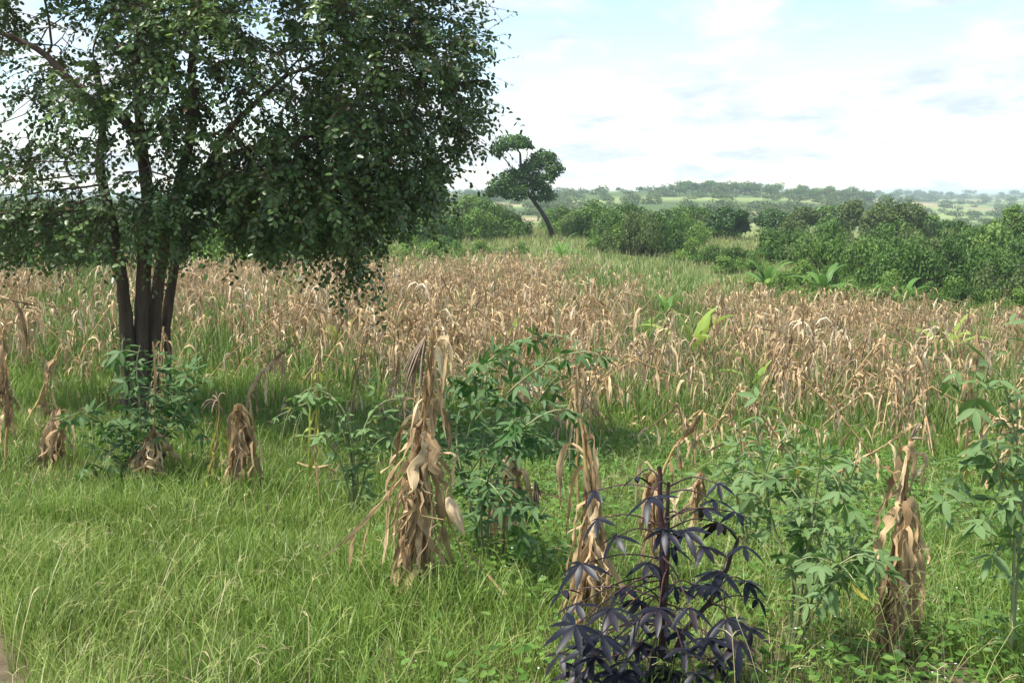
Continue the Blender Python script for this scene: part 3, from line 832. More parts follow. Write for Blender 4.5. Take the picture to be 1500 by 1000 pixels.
TD = float(tb[1])
def T(u, v, o=0.0):
    return at(u, v, TD + o)
rt = np.random.default_rng(5)
def ell(c, r, n, shell=.0):
    p = unit(rt.normal(0, 1, (n, 3))) * (rt.uniform(shell, 1, n) ** (1 / 2.2))[:, None]
    return c + p * np.array(r)
att = np.vstack([
    ell(T(430, 60, -.3), (2.05, 2.2, 2.0), 560, .3),
    ell(T(560, 110, .2), (1.2, 1.6, 1.25), 270, .2),
    ell(T(480, 270, -.2), (1.35, 1.7, .75), 230),
    ell(T(330, 290, -.7), (1.2, 1.2, .65), 90),
    ell(T(40, 270, -.2), (1.0, 1.4, .85), 170),
    ell(T(60, 20, .4), (1.5, 1.6, 1.2), 75),
    ell(T(230, 90, -1.2), (1.2, .7, 1.4), 26),
    ell(T(250, 320, -.5), (.9, .8, .5), 60),
    ell(T(250, -230, 0), (2.8, 2.4, 1.9), 480),
    ell(T(515, 385, -.5), (.22, .3, .38), 26),
])
au, av = project(att)
edge_r = np.interp(av, [-300, 0, 100, 175, 240, 300, 350, 440], [640, 690, 722, 725, 668, 660, 585, 545])
ok = (au < edge_r) & (av < np.interp(au, [-200, 100, 170, 250, 420, 460, 550, 560, 720], [400, 392, 335, 345, 350, 430, 430, 340, 280]) - 60 * np.clip(vnoise(att[:, 0] * 1.6, att[:, 1] * 1.6, 77) - .35, 0, 1))
att = att[ok]
stems = [
    ([(190, 616), (188, 540), (184, 470), (176, 400), (162, 320), (146, 245), (150, 170), (138, 90)], .082, -.12),
    ([(206, 618), (206, 540), (208, 460), (212, 370), (216, 290), (208, 210), (200, 120), (205, 20)], .092, -.05),
    ([(224, 616), (224, 540), (228, 450), (244, 350), (262, 270), (282, 190), (282, 90), (300, -30)], .088, .05),
    ([(242, 612), (242, 540), (244, 470), (262, 360), (282, 290), (306, 240), (350, 175), (420, 110)], .074, .15),
]
roots, srad = [], []
geoS = []
for si, (px, r0, off) in enumerate(stems):
    lift = np.linspace(0, 1, len(px))
    pts = [T(q[0], q[1], off * (1 + 1.8 * l)) for q, l in zip(px, lift)]
    pts[0] = on_ground(pts[0][0], pts[0][1], -.05)
    path = smooth_path(pts, 34)
    geoS.append((path, r0))
    roots.append((path[13:], -1))
# a thick limb sweeping out to the side from the middle stem
limb = smooth_path([T(216, 285, -.05), T(205, 215, -.25), T(172, 165, -.35), (T(128, 145, -.4)), T(95, 110, -.4), T(55, 72, -.3), T(-20, 40, -.2)], 20)
roots.append((limb, -1))
limb2 = smooth_path([T(300, 245, .1), T(345, 225, -.1), T(420, 205, -.2), T(510, 190, -.1), T(600, 175, 0)], 18)
roots.append((limb2, -1))
N_, par = space_col(att, roots, .13, 1.6, .17, 120, rt, (0, 0, -.05))
cnt = len(N_)
depthc = np.zeros(cnt)                                     # pipe model radii, tips first
w = np.zeros(cnt); nch = np.zeros(cnt, int)
for i in range(cnt):
    if par[i] >= 0: nch[par[i]] += 1
fixed = sum(len(r[0]) for r in roots)
for i in range(cnt - 1, -1, -1):
    if nch[i] == 0: w[i] = 1
    if par[i] >= 0: w[par[i]] += w[i]
rad_n = np.clip(.0042 * w ** .47, .004, .06)
tree = thing('tree', 'large spreading tree with several dark stems and drooping leafy branches', 'tree', (tb[0], tb[1], float(ground(tb[0], tb[1]))))
TB = np.array(tree.location)
def flute(V, amt, seed):
    rg = np.random.default_rng(seed); V = V.reshape(34, 12, 3).copy(); c = V.mean(1, keepdims=True)
    prof = 1 + .13 * np.sin(np.arange(12) / 12 * 6.283 * 3 + rg.uniform(0, 6)) + .07 * np.sin(np.arange(12) / 12 * 6.283 * 2 + rg.uniform(0, 6))
    k = prof[None, :, None] * (1 + .07 * np.sin(np.arange(34) * rg.uniform(.5, .9) + rg.uniform(0, 6)))[:, None, None]
    return (c + (V - c) * k + rg.normal(0, amt, V.shape)).reshape(-1, 3)
for path, r0 in geoS:
    rads = r0 * np.interp(np.linspace(0, 1, 34), [0, .06, .35, 1], [1.3, 1.05, .82, .35])
    tv = tubes(path - TB, rads, .5, 12)
    tv = (flute(tv[0], .004, int(r0 * 1e4)), *tv[1:])
    obj('stem', Geo().add(tv).mesh('stem', M['bark']), tree)
for path, r0 in ((limb, .075), (limb2, .05)):
    obj('limb', Geo().add(tubes(path - TB, np.linspace(r0, r0 * .35, len(path)), .5, 9)).mesh('limb', M['bark']), tree)
seg = np.array([i for i in range(fixed, cnt)])
P2 = np.stack([N_[par[seg]], N_[seg]], 1) - TB
obj('branches', Geo().add(tubes(P2, np.stack([np.minimum(rad_n[par[seg]], rad_n[seg] * 1.5), rad_n[seg]], 1), np.full(len(seg), .5), 5)).mesh('branches', M['twig']), tree)
# leafy twigs on the fine branches
tips = seg[(w[seg] <= 3)]
crown_c = T(300, 40, 0)
tw0 = np.repeat(tips, 5)[rt.uniform(0, 1, len(tips) * 5) < .80]
clump = np.array([mnoise.noise(Vector((q * 1.25).tolist())) for q in N_[tw0]])          # foliage gathers in clumps with gaps between
tw0 = tw0[clump > -.32 + rt.normal(0, .08, len(tw0))]
tu_, tv_ = project(N_[tw0])
hide = (np.abs(tu_ - 215) < 95) & (tv_ > 160) & (tv_ < 420) & (N_[tw0][:, 1] < TD + .5)
hide2 = (tu_ < 150) & (tv_ > 40) & (tv_ < 300)
tw0 = tw0[~((hide & (rt.uniform(0, 1, len(tw0)) < .3)) | (hide2 & (rt.uniform(0, 1, len(tw0)) < .5)))]
n = len(tw0); K = 6
d = unit(N_[tw0] - N_[par[tw0]]); outw = unit(N_[tw0] - crown_c)
d = unit(d * .7 + outw * .6 + rt.normal(0, .6, (n, 3)) * np.array([1, 1, .8]))
L = np.where(rt.uniform(0, 1, n) < .12, rt.uniform(.6, 1.0, n), rt.uniform(.22, .62, n))
p = N_[tw0].copy(); PT = [p.copy()]
for k in range(K - 1):
    d = unit(d + np.array([0, 0, -.13]) + rt.normal(0, .10, (n, 3))); p = p + d * (L / (K - 1))[:, None]; PT.append(p.copy())
PT = np.stack(PT, 1)
obj('twigs', Geo().add(tubes(PT - TB, np.linspace(.004, .0018, K)[None].repeat(n, 0), np.full(n, .5), 3)).mesh('twigs', M['twig']), tree)
nl = 15
tt = np.linspace(.08, 1, nl) * (K - 1) * .999; i0 = tt.astype(int); f = (tt - i0)[None, :, None]
base_p = PT[:, i0] * (1 - f) + PT[:, i0 + 1] * f
tan = unit(PT[:, i0 + 1] - PT[:, i0])
sidev = unit(np.cross(tan, np.array([0, 0, 1.0]) + rt.normal(0, .35, (n, 1, 3))))
sgn = np.where(np.arange(nl) % 2 == 0, 1, -1)[None, :, None]
Xl = unit(sidev * sgn * 1.0 + tan * .55 + np.array([0, 0, -.35]) + rt.normal(0, .28, (n, nl, 3)))
Nl = unit(np.cross(tan, sidev) * np.where(np.cross(tan, sidev)[..., 2:3] < 0, -1, 1) + rt.normal(0, .45, (n, nl, 3)))
pos = base_p.reshape(-1, 3); Xl = Xl.reshape(-1, 3); Nl = Nl.reshape(-1, 3)
lit_spray = np.array([mnoise.noise(Vector((q * 1.5).tolist())) for q in PT[:, 0]])       # bright-lit sprays painted into the leaf colour, clustered by noise
valt = np.repeat(np.clip(rt.beta(2, 2.2, n) * .72 + .5 * np.clip(lit_spray - .12, 0, 1), 0, .95), nl) + rt.normal(0, .06, n * nl) + np.tile(np.linspace(-.05, .12, nl), n)
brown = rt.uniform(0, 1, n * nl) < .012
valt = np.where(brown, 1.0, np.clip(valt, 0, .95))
scl = rt.uniform(.044, .084, n * nl)
keep = rt.uniform(0, 1, n * nl) < .93
pu, pv = project(pos)
inview = (pu > 0) & (pu < 1500) & (pv > 0) & keep
near_ids = np.where(inview)[0]; near_ids = near_ids[np.argsort(pos[near_ids, 1])][:300]
rest_mask = keep.copy(); rest_mask[near_ids] = False
TVL = LEAF_V + np.array([.12, 0, 0])
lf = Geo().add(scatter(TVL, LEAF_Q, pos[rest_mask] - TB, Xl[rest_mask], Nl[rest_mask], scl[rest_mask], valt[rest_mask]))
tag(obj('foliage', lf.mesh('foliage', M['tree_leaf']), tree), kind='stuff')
print('tree leaves', int(rest_mask.sum()), 'nodes', cnt, 'twigs', n)
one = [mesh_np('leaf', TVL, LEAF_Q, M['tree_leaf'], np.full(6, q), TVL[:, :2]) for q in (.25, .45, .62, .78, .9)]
for i in near_ids:
    X_ = unit(Xl[i]); Y_ = unit(np.cross(Nl[i], X_)); Z_ = np.cross(X_, Y_)
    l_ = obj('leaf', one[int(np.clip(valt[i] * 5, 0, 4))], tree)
    mt = np.eye(4); mt[:3, 0], mt[:3, 1], mt[:3, 2], mt[:3, 3] = X_ * scl[i], Y_ * scl[i], Z_ * scl[i], pos[i] - TB
    l_.matrix_local = Matrix(mt.tolist())
#PART3
# ------------------------------------------------------------------ pea shrubs with three-part leaves
def leaflet(L, w, droop, rng, K=5):
    t = np.linspace(0, 1, K)
    P = np.stack([t * L, 0 * t, -droop * L * t ** 1.7], -1)
    W = w * np.array([.12, .82, 1, .7, .05]) if K == 5 else w * np.sin(math.pi * np.clip(t, .04, .97)) ** .8
    return strips(P[None], W[None], np.array([0, 1.0, 0])[None, None], [0.0], 3, -.10)

def rotz(V, a):
    c, s_ = math.cos(a), math.sin(a)
    return V @ np.array([[c, s_, 0], [-s_, c, 0], [0, 0, 1]])

def trifoliate(seed, mat):
    rng = np.random.default_rng(seed)
    gq = Geo()
    pet = .34
    gq.add(tubes(np.array([[0, 0, 0], [pet * .5, 0, .03], [pet, 0, .02]]), np.array([.014, .012, .010]), .3, 4))
    for a, l in ((0, 1.0), (1.0, .85), (-1.0, .85)):
        V, Q, v, uv = leaflet(l * rng.uniform(.9, 1.1), .33 * rng.uniform(.9, 1.15), rng.uniform(.15, .75), rng)
        ax = rng.uniform(-.5, .5); c, s_ = math.cos(ax), math.sin(ax)
        V = V @ np.array([[1, 0, 0], [0, c, s_], [0, -s_, c]])
        V = rotz(V, a + rng.uniform(-.2, .2)) + np.array([pet + (.10 if a == 0 else 0), 0, .02])
        gq.add((V, Q, v + rng.uniform(.1, .4), uv))
    return gq.mesh('leaf', M[mat])

TRI = {k: [trifoliate(40 + i, k) for i in range(7)] for k in ('pea_leaf', 'pea_pale')}

def set_axes(o, p, X, Nn, s):
    X = unit(np.asarray(X, float)); Y = unit(np.cross(Nn, X)); Z = np.cross(X, Y)
    m_ = np.eye(4); m_[:3, 0], m_[:3, 1], m_[:3, 2], m_[:3, 3] = X * s, Y * s, Z * s, p
    o.matrix_local = Matrix(m_.tolist())

def pea_shrub(label, base_uv, depth, paths, mat, leaf, spacing, sides, seed, r0=.009, start=.25, side_len=.26):
    rng = np.random.default_rng(seed)
    b0 = at(base_uv[0], base_uv[1], depth); b0 = on_ground(b0[0], b0[1], -.01)
    root = thing('pea_shrub', label, 'shrub', b0)
    nleaf = 0
    cap = 300
    def leaves_on(path, s0, sp):
        nonlocal nleaf
        seg_ = np.linalg.norm(np.diff(path, axis=0), axis=1); cum = np.concatenate([[0], np.cumsum(seg_)])
        q = s0 * cum[-1]; az = rng.uniform(0, 6.28)
        while q < cum[-1] and nleaf < cap:
            p_ = np.array([np.interp(q, cum, path[:, k]) for k in range(3)])
            k = min(np.searchsorted(cum, q), len(path) - 1); t_ = unit(path[k] - path[k - 1])
            az += 2.4 + rng.normal(0, .3)
            A = unit(np.cross(t_, [0.13, .2, 1])); B = np.cross(t_, A)
            tipf = q / cum[-1]
            X = A * math.cos(az) + B * math.sin(az) + t_ * (.35 + .5 * tipf) + np.array([0, 0, -.30]) + rng.normal(0, .15, 3)
            Nn = np.array([0, 0, 1.0]) + unit(A * math.cos(az) + B * math.sin(az)) * .35 + rng.normal(0, .3, 3)
            o = obj('leaf', TRI[mat][int(rng.integers(0, 7))], root)
            set_axes(o, p_, X, Nn, leaf * rng.uniform(.65, 1.15) * (1 - .35 * max(0, tipf - .75) / .25))
            nleaf += 1
            q += sp * rng.uniform(.7, 1.3)
    share = 300 // len(paths)
    for pi, px in enumerate(paths):
        cap = share * (pi + 1)
        pts = [at(a[0], a[1], depth + (a[2] if len(a) > 2 else 0)) - b0 for a in px]
        if px[0][:2] == base_uv: pts[0] = np.array([0, 0, 0.0])
        path = smooth_path(pts, 18)
        rr_ = r0 if px[0][:2] == base_uv else r0 * .55
        obj('stem', Geo().add(tubes(path, np.linspace(rr_, rr_ * .3, 18), rng.uniform(0, 1), 6)).mesh('stem', M['pea_stem']), root)
        leaves_on(path, start, spacing)
        for k in range(sides):
            i = int(rng.integers(int(18 * start), 16)); t_ = unit(path[i + 1] - path[i])
            d_ = unit(t_ * .5 + rng.normal(0, .6, 3) + np.array([0, 0, .15])); l_ = side_len * rng.uniform(.6, 1.2)
            q_ = smooth_path([path[i], path[i] + d_ * l_ * .5 + [0, 0, .02], path[i] + d_ * l_ - [0, 0, .25 * l_]], 8)
            obj('branch', Geo().add(tubes(q_, np.linspace(rr_ * .5, rr_ * .2, 8), rng.uniform(0, 1), 4)).mesh('branch', M['pea_stem']), root)
            leaves_on(q_, .25, spacing)
    return root

pea_shrub('dense dark green pea shrub arching beside the tall dry maize bundle', (712, 835), 6.6, [
    [(712, 835), (690, 740), (668, 640, .1), (690, 560, .1), (740, 510), (800, 490, -.1), (850, 500, -.2)],
    [(712, 835), (700, 720), (720, 610, -.2), (780, 545, -.3), (850, 515, -.3), (900, 528, -.35)],
    [(712, 835), (690, 750), (665, 660, .1), (652, 590, .15), (665, 540, .2)],
    [(712, 835), (705, 740, -.2), (735, 660, -.4), (790, 610, -.5), (832, 600, -.5), (850, 615, -.5)],
    [(700, 700, -.1), (720, 710, -.4), (745, 745, -.55), (765, 785, -.6), (780, 815, -.6)],
    [(712, 835), (720, 730, .2), (760, 640, .3), (800, 570, .3), (830, 540, .3)],
    [(690, 690, -.1), (720, 650, -.3), (760, 635, -.45), (815, 650, -.5), (835, 680, -.5)],
    [(685, 640, 0), (700, 580, -.2), (720, 530, -.2), (760, 500, -.1)]], 'pea_leaf', .100, .040, 5, 51)
pea_shrub('leafy bush hugging the base of the tree stems', (205, 705), 8.9, [
    [(205, 705), (195, 620), (185, 560), (172, 520, -.1)], [(205, 705), (215, 610), (222, 550), (236, 500, .1)], [(205, 705), (230, 630), (255, 570), (272, 520)],
    [(205, 705), (240, 640, -.2), (268, 580, -.2), (288, 560, -.3)], [(205, 705), (190, 640, -.2), (160, 612, -.3), (126, 620, -.3)], [(205, 705), (205, 600, -.3), (200, 540, -.3), (205, 505, -.3)],
    [(205, 705), (180, 680, -.3), (150, 660, -.35), (130, 655, -.4)], [(205, 705), (225, 640, .2), (250, 590, .3), (262, 545, .3)]], 'pea_leaf', .112, .046, 5, 52, side_len=.36)
pea_shrub('low arching shrub with pale bent stems between grass and tall bundle', (520, 725), 7.9, [
    [(520, 725), (512, 650), (490, 590), (466, 572), (440, 590, -.1), (412, 625, -.1)], [(520, 725), (515, 640), (490, 585), (450, 590, .1), (405, 610, .1)],
    [(520, 725), (530, 640), (560, 590), (600, 585, .1)], [(520, 725), (540, 670), (565, 640), (590, 650)], [(520, 725), (500, 680), (470, 640, -.2), (440, 640, -.2)]], 'pea_pale', .105, .075, 2, 53)
pea_shrub('pale leafy shrub with upright silvery tips beside the purple plant', (1150, 1010), 4.7, [
    [(1150, 1010), (1175, 860), (1190, 760), (1200, 680), (1205, 600)], [(1150, 1010), (1170, 880), (1130, 760, .1), (1120, 680, .15), (1100, 610, .2)],
    [(1150, 1010), (1180, 870), (1215, 780, -.1), (1240, 720, -.1), (1258, 660, -.1)], [(1150, 1010), (1190, 900), (1230, 830, -.2), (1270, 790, -.25), (1290, 800, -.3)],
    [(1150, 1010), (1180, 910), (1200, 850, -.25), (1230, 830, -.3), (1245, 880, -.3)], [(1150, 1010), (1160, 900, .2), (1170, 760, .3), (1165, 640, .3)],
    [(1150, 1010), (1190, 880), (1200, 800, .1), (1180, 720, .15), (1150, 650, .15)]], 'pea_pale', .082, .052, 5, 54, start=.42)
pea_shrub('tall grey green shrub with some yellow leaves at the view edge', (1478, 1015), 4.6, [
    [(1478, 1015), (1484, 860), (1488, 720), (1490, 600), (1478, 480)], [(1478, 1015), (1490, 850, .1), (1500, 720, .1), (1510, 600, .1), (1520, 480)],
    [(1482, 800), (1465, 700, -.1), (1458, 640, -.1), (1440, 680, -.15)], [(1484, 850), (1450, 790, -.1), (1410, 740, -.1), (1385, 722, -.1), (1382, 770, -.1)],
    [(1486, 740), (1460, 680), (1440, 650), (1432, 690)], [(1488, 640), (1470, 560), (1450, 540), (1430, 560)]], 'pea_pale', .104, .066, 2, 55, start=.30)
pea_shrub('low pale shrub half hidden in weeds beyond the purple plant', (1100, 780), 6.9, [
    [(1100, 780), (1090, 710), (1085, 650), (1080, 610)], [(1100, 780), (1120, 700), (1140, 650), (1160, 640)], [(1100, 780), (1080, 730), (1060, 690), (1050, 680)]], 'pea_pale', .10, .075, 2, 56)

# ------------------------------------------------------------------ the blackish purple plant
def dark_plant():
    rng = np.random.default_rng(77)
    dep = 4.45
    b0 = at(968, 1015, dep); b0 = on_ground(b0[0], b0[1], -.01)
    root = thing('purple_plant', 'blackish purple plant with finger shaped leaves on long dark stalks', 'plant', b0)
    st = [[(968, 1015), (972, 900), (970, 800), (968, 740), (966, 684)], [(968, 1015), (1000, 930, .05), (1040, 880, .1), (1066, 830, .1), (1080, 790, .1)],
          [(968, 1015), (974, 880, .05), (978, 800, .06), (979, 706, .06)]]
    paths = []
    for i, px in enumerate(st):
        pts = [at(a[0], a[1], dep + (a[2] if len(a) > 2 else 0)) - b0 for a in px]; pts[0] = np.zeros(3)
        path = smooth_path(pts, 20); paths.append(path)
        obj('stem', Geo().add(tubes(path + rng.normal(0, .002, path.shape), np.linspace(.017, .009, 20) * (1 if i == 0 else .85), .4, 8)).mesh('stem', M['dark_stem']), root)
    centres = [(872, 718), (932, 698), (952, 728), (876, 760), (902, 786), (852, 826), (826, 864), (892, 892), (842, 916), (974, 776), (984, 802), (948, 824), (1052, 708), (1046, 732), (1078, 750), (1056, 766),
               (1004, 776), (1016, 856), (1044, 856), (976, 916), (936, 908), (1058, 838), (1110, 876), (1064, 908), (1082, 940), (1036, 934), (872, 962), (822, 956), (920, 968), (984, 980), (1010, 890), (900, 940), (960, 950), (1094, 852), (1030, 800), (850, 985), (1050, 975), (940, 1000), (990, 860), (880, 930), (860, 950), (905, 985), (955, 985), (1000, 950), (1020, 985), (930, 940), (1075, 985), (890, 1005), (1100, 920), (965, 890), (1000, 925), (915, 860), (1090, 800), (1030, 745), (1060, 960), (845, 885), (940, 880)]
    for i, (cu, cv) in enumerate(centres):
        near = -.30 if cv > 880 else 0
        off = near + rng.uniform(-.26, .22)
        c = at(cu, cv, dep + off) - b0
        if c[2] < .05: c[2] = .05
        P0 = paths[1] if cu > 1040 and cv > 770 else paths[int(rng.integers(0, 2)) * 2]
        z = np.clip(c[2] + rng.uniform(-.05, .05), .04, P0[-1][2] - .01)
        s_ = np.array([np.interp(z, P0[:, 2], P0[:, k]) for k in range(3)])
        outd = c - s_; outd[2] = 0; outd = unit(outd + rng.normal(0, .02, 3))
        big = rng.uniform(.8, 1.15) * (.78 if cv < 720 else 1.0) * 1
        nl_ = 7 if big > .95 else 5
        lobes = Geo()
        tilt = rng.uniform(-.45, .1)
        Xd = unit(outd + np.array([0, 0, tilt])); Yd = unit(np.cross([0, 0, 1.0], Xd) + rng.normal(0, .15, 3)); Zd = np.cross(Xd, Yd)
        for k in range(nl_):
            a = (k - (nl_ - 1) / 2) * (4.3 / (nl_ - 1)) + rng.normal(0, .08)
            L_ = .115 * big * (1 - .10 * abs(a)) * rng.uniform(.9, 1.1)
            V, Q, v, uv = leaflet(L_, .030 * big, rng.uniform(.25, .75), rng, 6)
            V = rotz(V, a)
            lobes.add((c + V[:, :1] * Xd + V[:, 1:2] * Yd + V[:, 2:3] * Zd, Q, v + rng.uniform(.1, .6), uv))
        lo = obj('leaf', lobes.mesh('leaf', M['dark_leaf']), root)
        mid = (s_ + c) / 2 + np.array([0, 0, .035])
        obj('petiole', Geo().add(tubes(smooth_path([s_, mid, c], 9), np.linspace(.0042, .0026, 9), rng.uniform(0, 1), 5)).mesh('petiole', M['dark_stem']), lo)
dark_plant()

# ------------------------------------------------------------------ banana plants and other broad leaves in the crop
def banana(label, u, vb, hpx, nleaf, seed, stem=.35, mval=.3, spread=1.0, name='banana_plant', cat='banana plant', group=None):
    rng = np.random.default_rng(seed)
    b0 = G(u, vb); H = hpx * 1.3 / (FPX / b0[1])
    root = thing(name, label, cat, b0, group)
    sh = H * stem
    obj('stem', Geo().add(tubes(np.array([[0, 0, -.05], [.01, 0, sh * .5], [.02, 0, sh], [.02, 0, sh * 1.2]]), np.array([.09, .075, .05, .03]) * H * .55, .5, 8)).mesh('stem', M['banana_stem']), root)
    for i in range(nleaf):
        az = i * 2.4 + rng.uniform(-.3, .3); L = H * rng.uniform(.6, .85); K = 10
        el = rng.uniform(.55, 1.3) if i % 4 else 1.4
        d = np.array([math.cos(az) * math.cos(el) * spread, math.sin(az) * math.cos(el) * spread, math.sin(el)]); d = unit(d)
        p = np.array([.02, 0, sh * 1.1]); P = [p.copy()]
        for k in range(K - 1):
            d = unit(d + np.array([math.cos(az) * .05, math.sin(az) * .05, -.16 * spread * (k / K) * 2])); p = p + d * L / (K - 1); P.append(p.copy())
        t = np.linspace(0, 1, K)
        W = H * .14 * np.interp(t, [0, .12, .25, .6, .9, 1], [.12, .15, .8, 1, .6, .06]) * (1 + rng.normal(0, .07, K))
        S = np.array([-math.sin(az), math.cos(az), rng.uniform(-.4, .4)])
        obj('leaf', Geo().add(strips(np.array(P)[None], W[None], S[None, None], [np.clip(mval + rng.normal(0, .1), 0, 1)], 3, .16)).mesh('leaf', M['banana']), root)
banana('small banana plant with spread leaves standing in the pale grass', 822, 394, 40, 8, 1)
banana('banana plant with arching leaves beside the pale grass edge', 1122, 452, 62, 8, 2)
banana('banana plant rising at the back of the maize below dark bushes', 1206, 462, 66, 8, 3)
banana('banana plant between dry tassels in front of the gully bushes', 1322, 470, 52, 8, 4)
banana('small banana plant beside a thin tassel at the crop back', 1268, 470, 42, 6, 5)
banana('young broad leafed plant with one big upright yellow green leaf', 490, 535, 72, 4, 6, .2, .75, .9, 'broad_leaf_plant', 'plant')
banana('young plant with a ragged bright green leaf near the tall bundle', 536, 538, 60, 4, 7, .2, .85, 1.0, 'broad_leaf_plant', 'plant')
banana('young broad leafed plant poking up above the pea shrub', 742, 520, 52, 4, 8, .25, .7, .9, 'broad_leaf_plant', 'plant')
banana('young bright green plant in the crop behind the purple plant', 1108, 588, 70, 5, 9, .2, .7, 1, 'broad_leaf_plant', 'plant')
banana('yellow green upright plant in the green gap of the crop', 1012, 556, 95, 6, 10, .3, .85, .8, 'broad_leaf_plant', 'plant')
banana('cluster of broad green leaves at the back of the green gap', 975, 478, 48, 7, 11, .2, .35, .6, 'broad_leaf_plant', 'plant')
banana('broad green plant low in the green gap', 945, 515, 55, 6, 12, .15, .4, .7, 'broad_leaf_plant', 'plant')
banana('yellow tinged tall leaf plant near the tall orange maize', 1385, 560, 75, 6, 13, .4, .85, .9, 'broad_leaf_plant', 'plant')

# ------------------------------------------------------------------ bushes and trees beyond the field
def lump_leaves(blobs, n, size, rng, up=.35, fill=.35):
    """leaf-sized faces spread through lumps; blobs = (centre, radii)"""
    vol = np.array([b_[1][0] * b_[1][1] * b_[1][2] for b_ in blobs]) ** .72; pk = rng.choice(len(blobs), n, p=vol / vol.sum())
    C = np.array([b_[0] for b_ in blobs])[pk]; Rr = np.array([b_[1] for b_ in blobs])[pk]
    d = unit(rng.normal(0, 1, (n, 3)))
    rad_ = np.where(rng.uniform(0, 1, n) < fill, rng.uniform(.3, 1, n), rng.uniform(.82, 1.12, n))
    ph = np.array([mnoise.noise(Vector((d[i] * 2.6 + pk[i] * 3.7).tolist())) for i in range(n)])
    pos = C + d * Rr * (rad_ * (1 + .35 * ph))[:, None]
    Nn = unit(d + np.array([0, 0, up]) + rng.normal(0, .5, (n, 3)))
    X = unit(np.cross(Nn, rng.normal(0, 1, (n, 3))) + np.array([0, 0, -.3]))
    val = np.clip(.38 + .30 * ph + rng.normal(0, .15, n), 0, 1) * .75
    return scatter(LEAF_V, LEAF_Q, pos, X, Nn, size * rng.uniform(.6, 1.35, n), val)

def bush_meshes(seed, mat, n, size, flat=.8, nb=15):
    rng = np.random.default_rng(seed); blobs = []
    for i in range(nb):
        a = rng.uniform(0, 6.28); q = rng.uniform(0, .8); zz = rng.uniform(.12, .9) * flat * (1.15 - q * .75)
        r_ = rng.uniform(.14, .40) * (1.1 - .5 * zz)
        blobs.append((np.array([math.cos(a) * q, math.sin(a) * q, zz]), (r_, r_, r_ * rng.uniform(.6, .9))))
    fol = Geo().add(lump_leaves(blobs, n, size, rng)).mesh('foliage', M[mat])
    stg = Geo()
    for c, r_ in blobs:
        stg.add(tubes(smooth_path([np.array([c[0] * .15, c[1] * .15, -.05]), c * np.array([.6, .6, .5]), c], 6), np.linspace(.035, .01, 6), .5, 5))
    return fol, stg.mesh('stems', M['dark_bark'])

BUSH = {'d': [bush_meshes(10 + i, 'bush', 4200, .062) for i in range(4)], 'l': [bush_meshes(20 + i, 'bush_light', 3200, .072, .7) for i in range(3)],
        'g': [bush_meshes(30 + i, 'bush_grey', 4200, .055, .95, 11) for i in range(3)], 'm': [bush_meshes(40 + i, 'mango', 4600, .058, 1.0, 14) for i in range(2)]}
bn = 0
def bush(u, vb, wpx, hpx, kind, label, group=None, depth=None, name='bush', cat='bush'):
    global bn
    b0 = G(u, vb) if depth is None else on_ground(*at(u, vb, depth)[:2])
    ppm = FPX / b0[1]; wpx *= 1.35; hpx *= 1.5
    fol, stm = BUSH[kind][bn % len(BUSH[kind])]; bn += 1
    root = thing(name, label, cat, b0, group)
    sw = wpx / ppm / 2 * 1.12; sh = hpx / ppm / .98
    root.scale = (sw, sw * R.uniform(.85, 1.1), sh); root.rotation_euler = (0, 0, R.uniform(0, 6.28))
    obj('foliage' if name == 'bush' else 'crown', fol, root); obj('stem' if name == 'bush' else 'trunk', stm, root)
    return root
kn = {'d': 'dark green', 'l': 'light green', 'g': 'grey green'}
ORD = 'first second third fourth fifth sixth seventh eighth ninth tenth eleventh twelfth'.split()
def rows(lst, where, group):
    seen = {}
    for u, vb, wp, hp, k in sorted(lst):
        seen[k] = seen.get(k, 0) + 1
        tot = sum(1 for q in lst if q[4] == k)
        which = 'only ' if tot == 1 else ORD[seen[k] - 1] + ' '
        bush(u, vb, wp, hp, k, which + kn[k] + ' bush ' + ('' if tot == 1 else 'counting rightwards ') + where, group)
rows([(560, 352, 70, 46, 'd'), (600, 356, 66, 42, 'l'), (640, 360, 76, 48, 'd'), (690, 354, 66, 42, 'd'), (725, 350, 60, 40, 'd'), (752, 346, 46, 30, 'd'), (660, 345, 80, 46, 'g'), (705, 340, 70, 44, 'd')], 'in the thicket below the leaning tree', 'thicket under the leaning tree')
rows([(862, 350, 60, 40, 'd'), (884, 352, 66, 40, 'd'), (905, 356, 60, 40, 'd'), (870, 340, 80, 36, 'd'), (830, 338, 60, 30, 'd')], 'to the side of the leaning trunk', 'thicket beside the leaning trunk')
rows([(u_, 344 + (i_ % 3) * 3, 62, 30 + (i_ * 7) % 11, 'dgd'[i_ % 3]) for i_, u_ in enumerate(range(842, 1060, 27))], 'in the back row beyond the tall clump', 'thicket beyond the tall clump')
rows([(925, 374, 64, 62, 'g'), (958, 376, 60, 54, 'd'), (985, 372, 54, 46, 'd'), (1005, 360, 50, 40, 'l'), (900, 370, 60, 34, 'l')], 'in the tall clump behind the pale grass', 'clump behind the pale grass')
rows([(1012, 382, 42, 26, 'l'), (1040, 388, 48, 26, 'd'), (1076, 392, 46, 28, 'd'), (1104, 398, 46, 24, 'l'), (1060, 400, 50, 20, 'l'), (1020, 352, 50, 22, 'l')], 'low in the clearing before the round tree', 'clearing bushes')
rows([(1130, 384, 66, 44, 'd'), (1165, 388, 66, 46, 'd'), (1150, 366, 70, 36, 'g'), (1196, 396, 66, 46, 'g'), (1220, 406, 76, 66, 'd'), (1262, 416, 70, 58, 'd'), (1298, 424, 76, 52, 'd'), (1250, 388, 80, 50, 'g'), (1210, 372, 70, 44, 'd')], 'on the near side of the gully', 'near gully bushes')
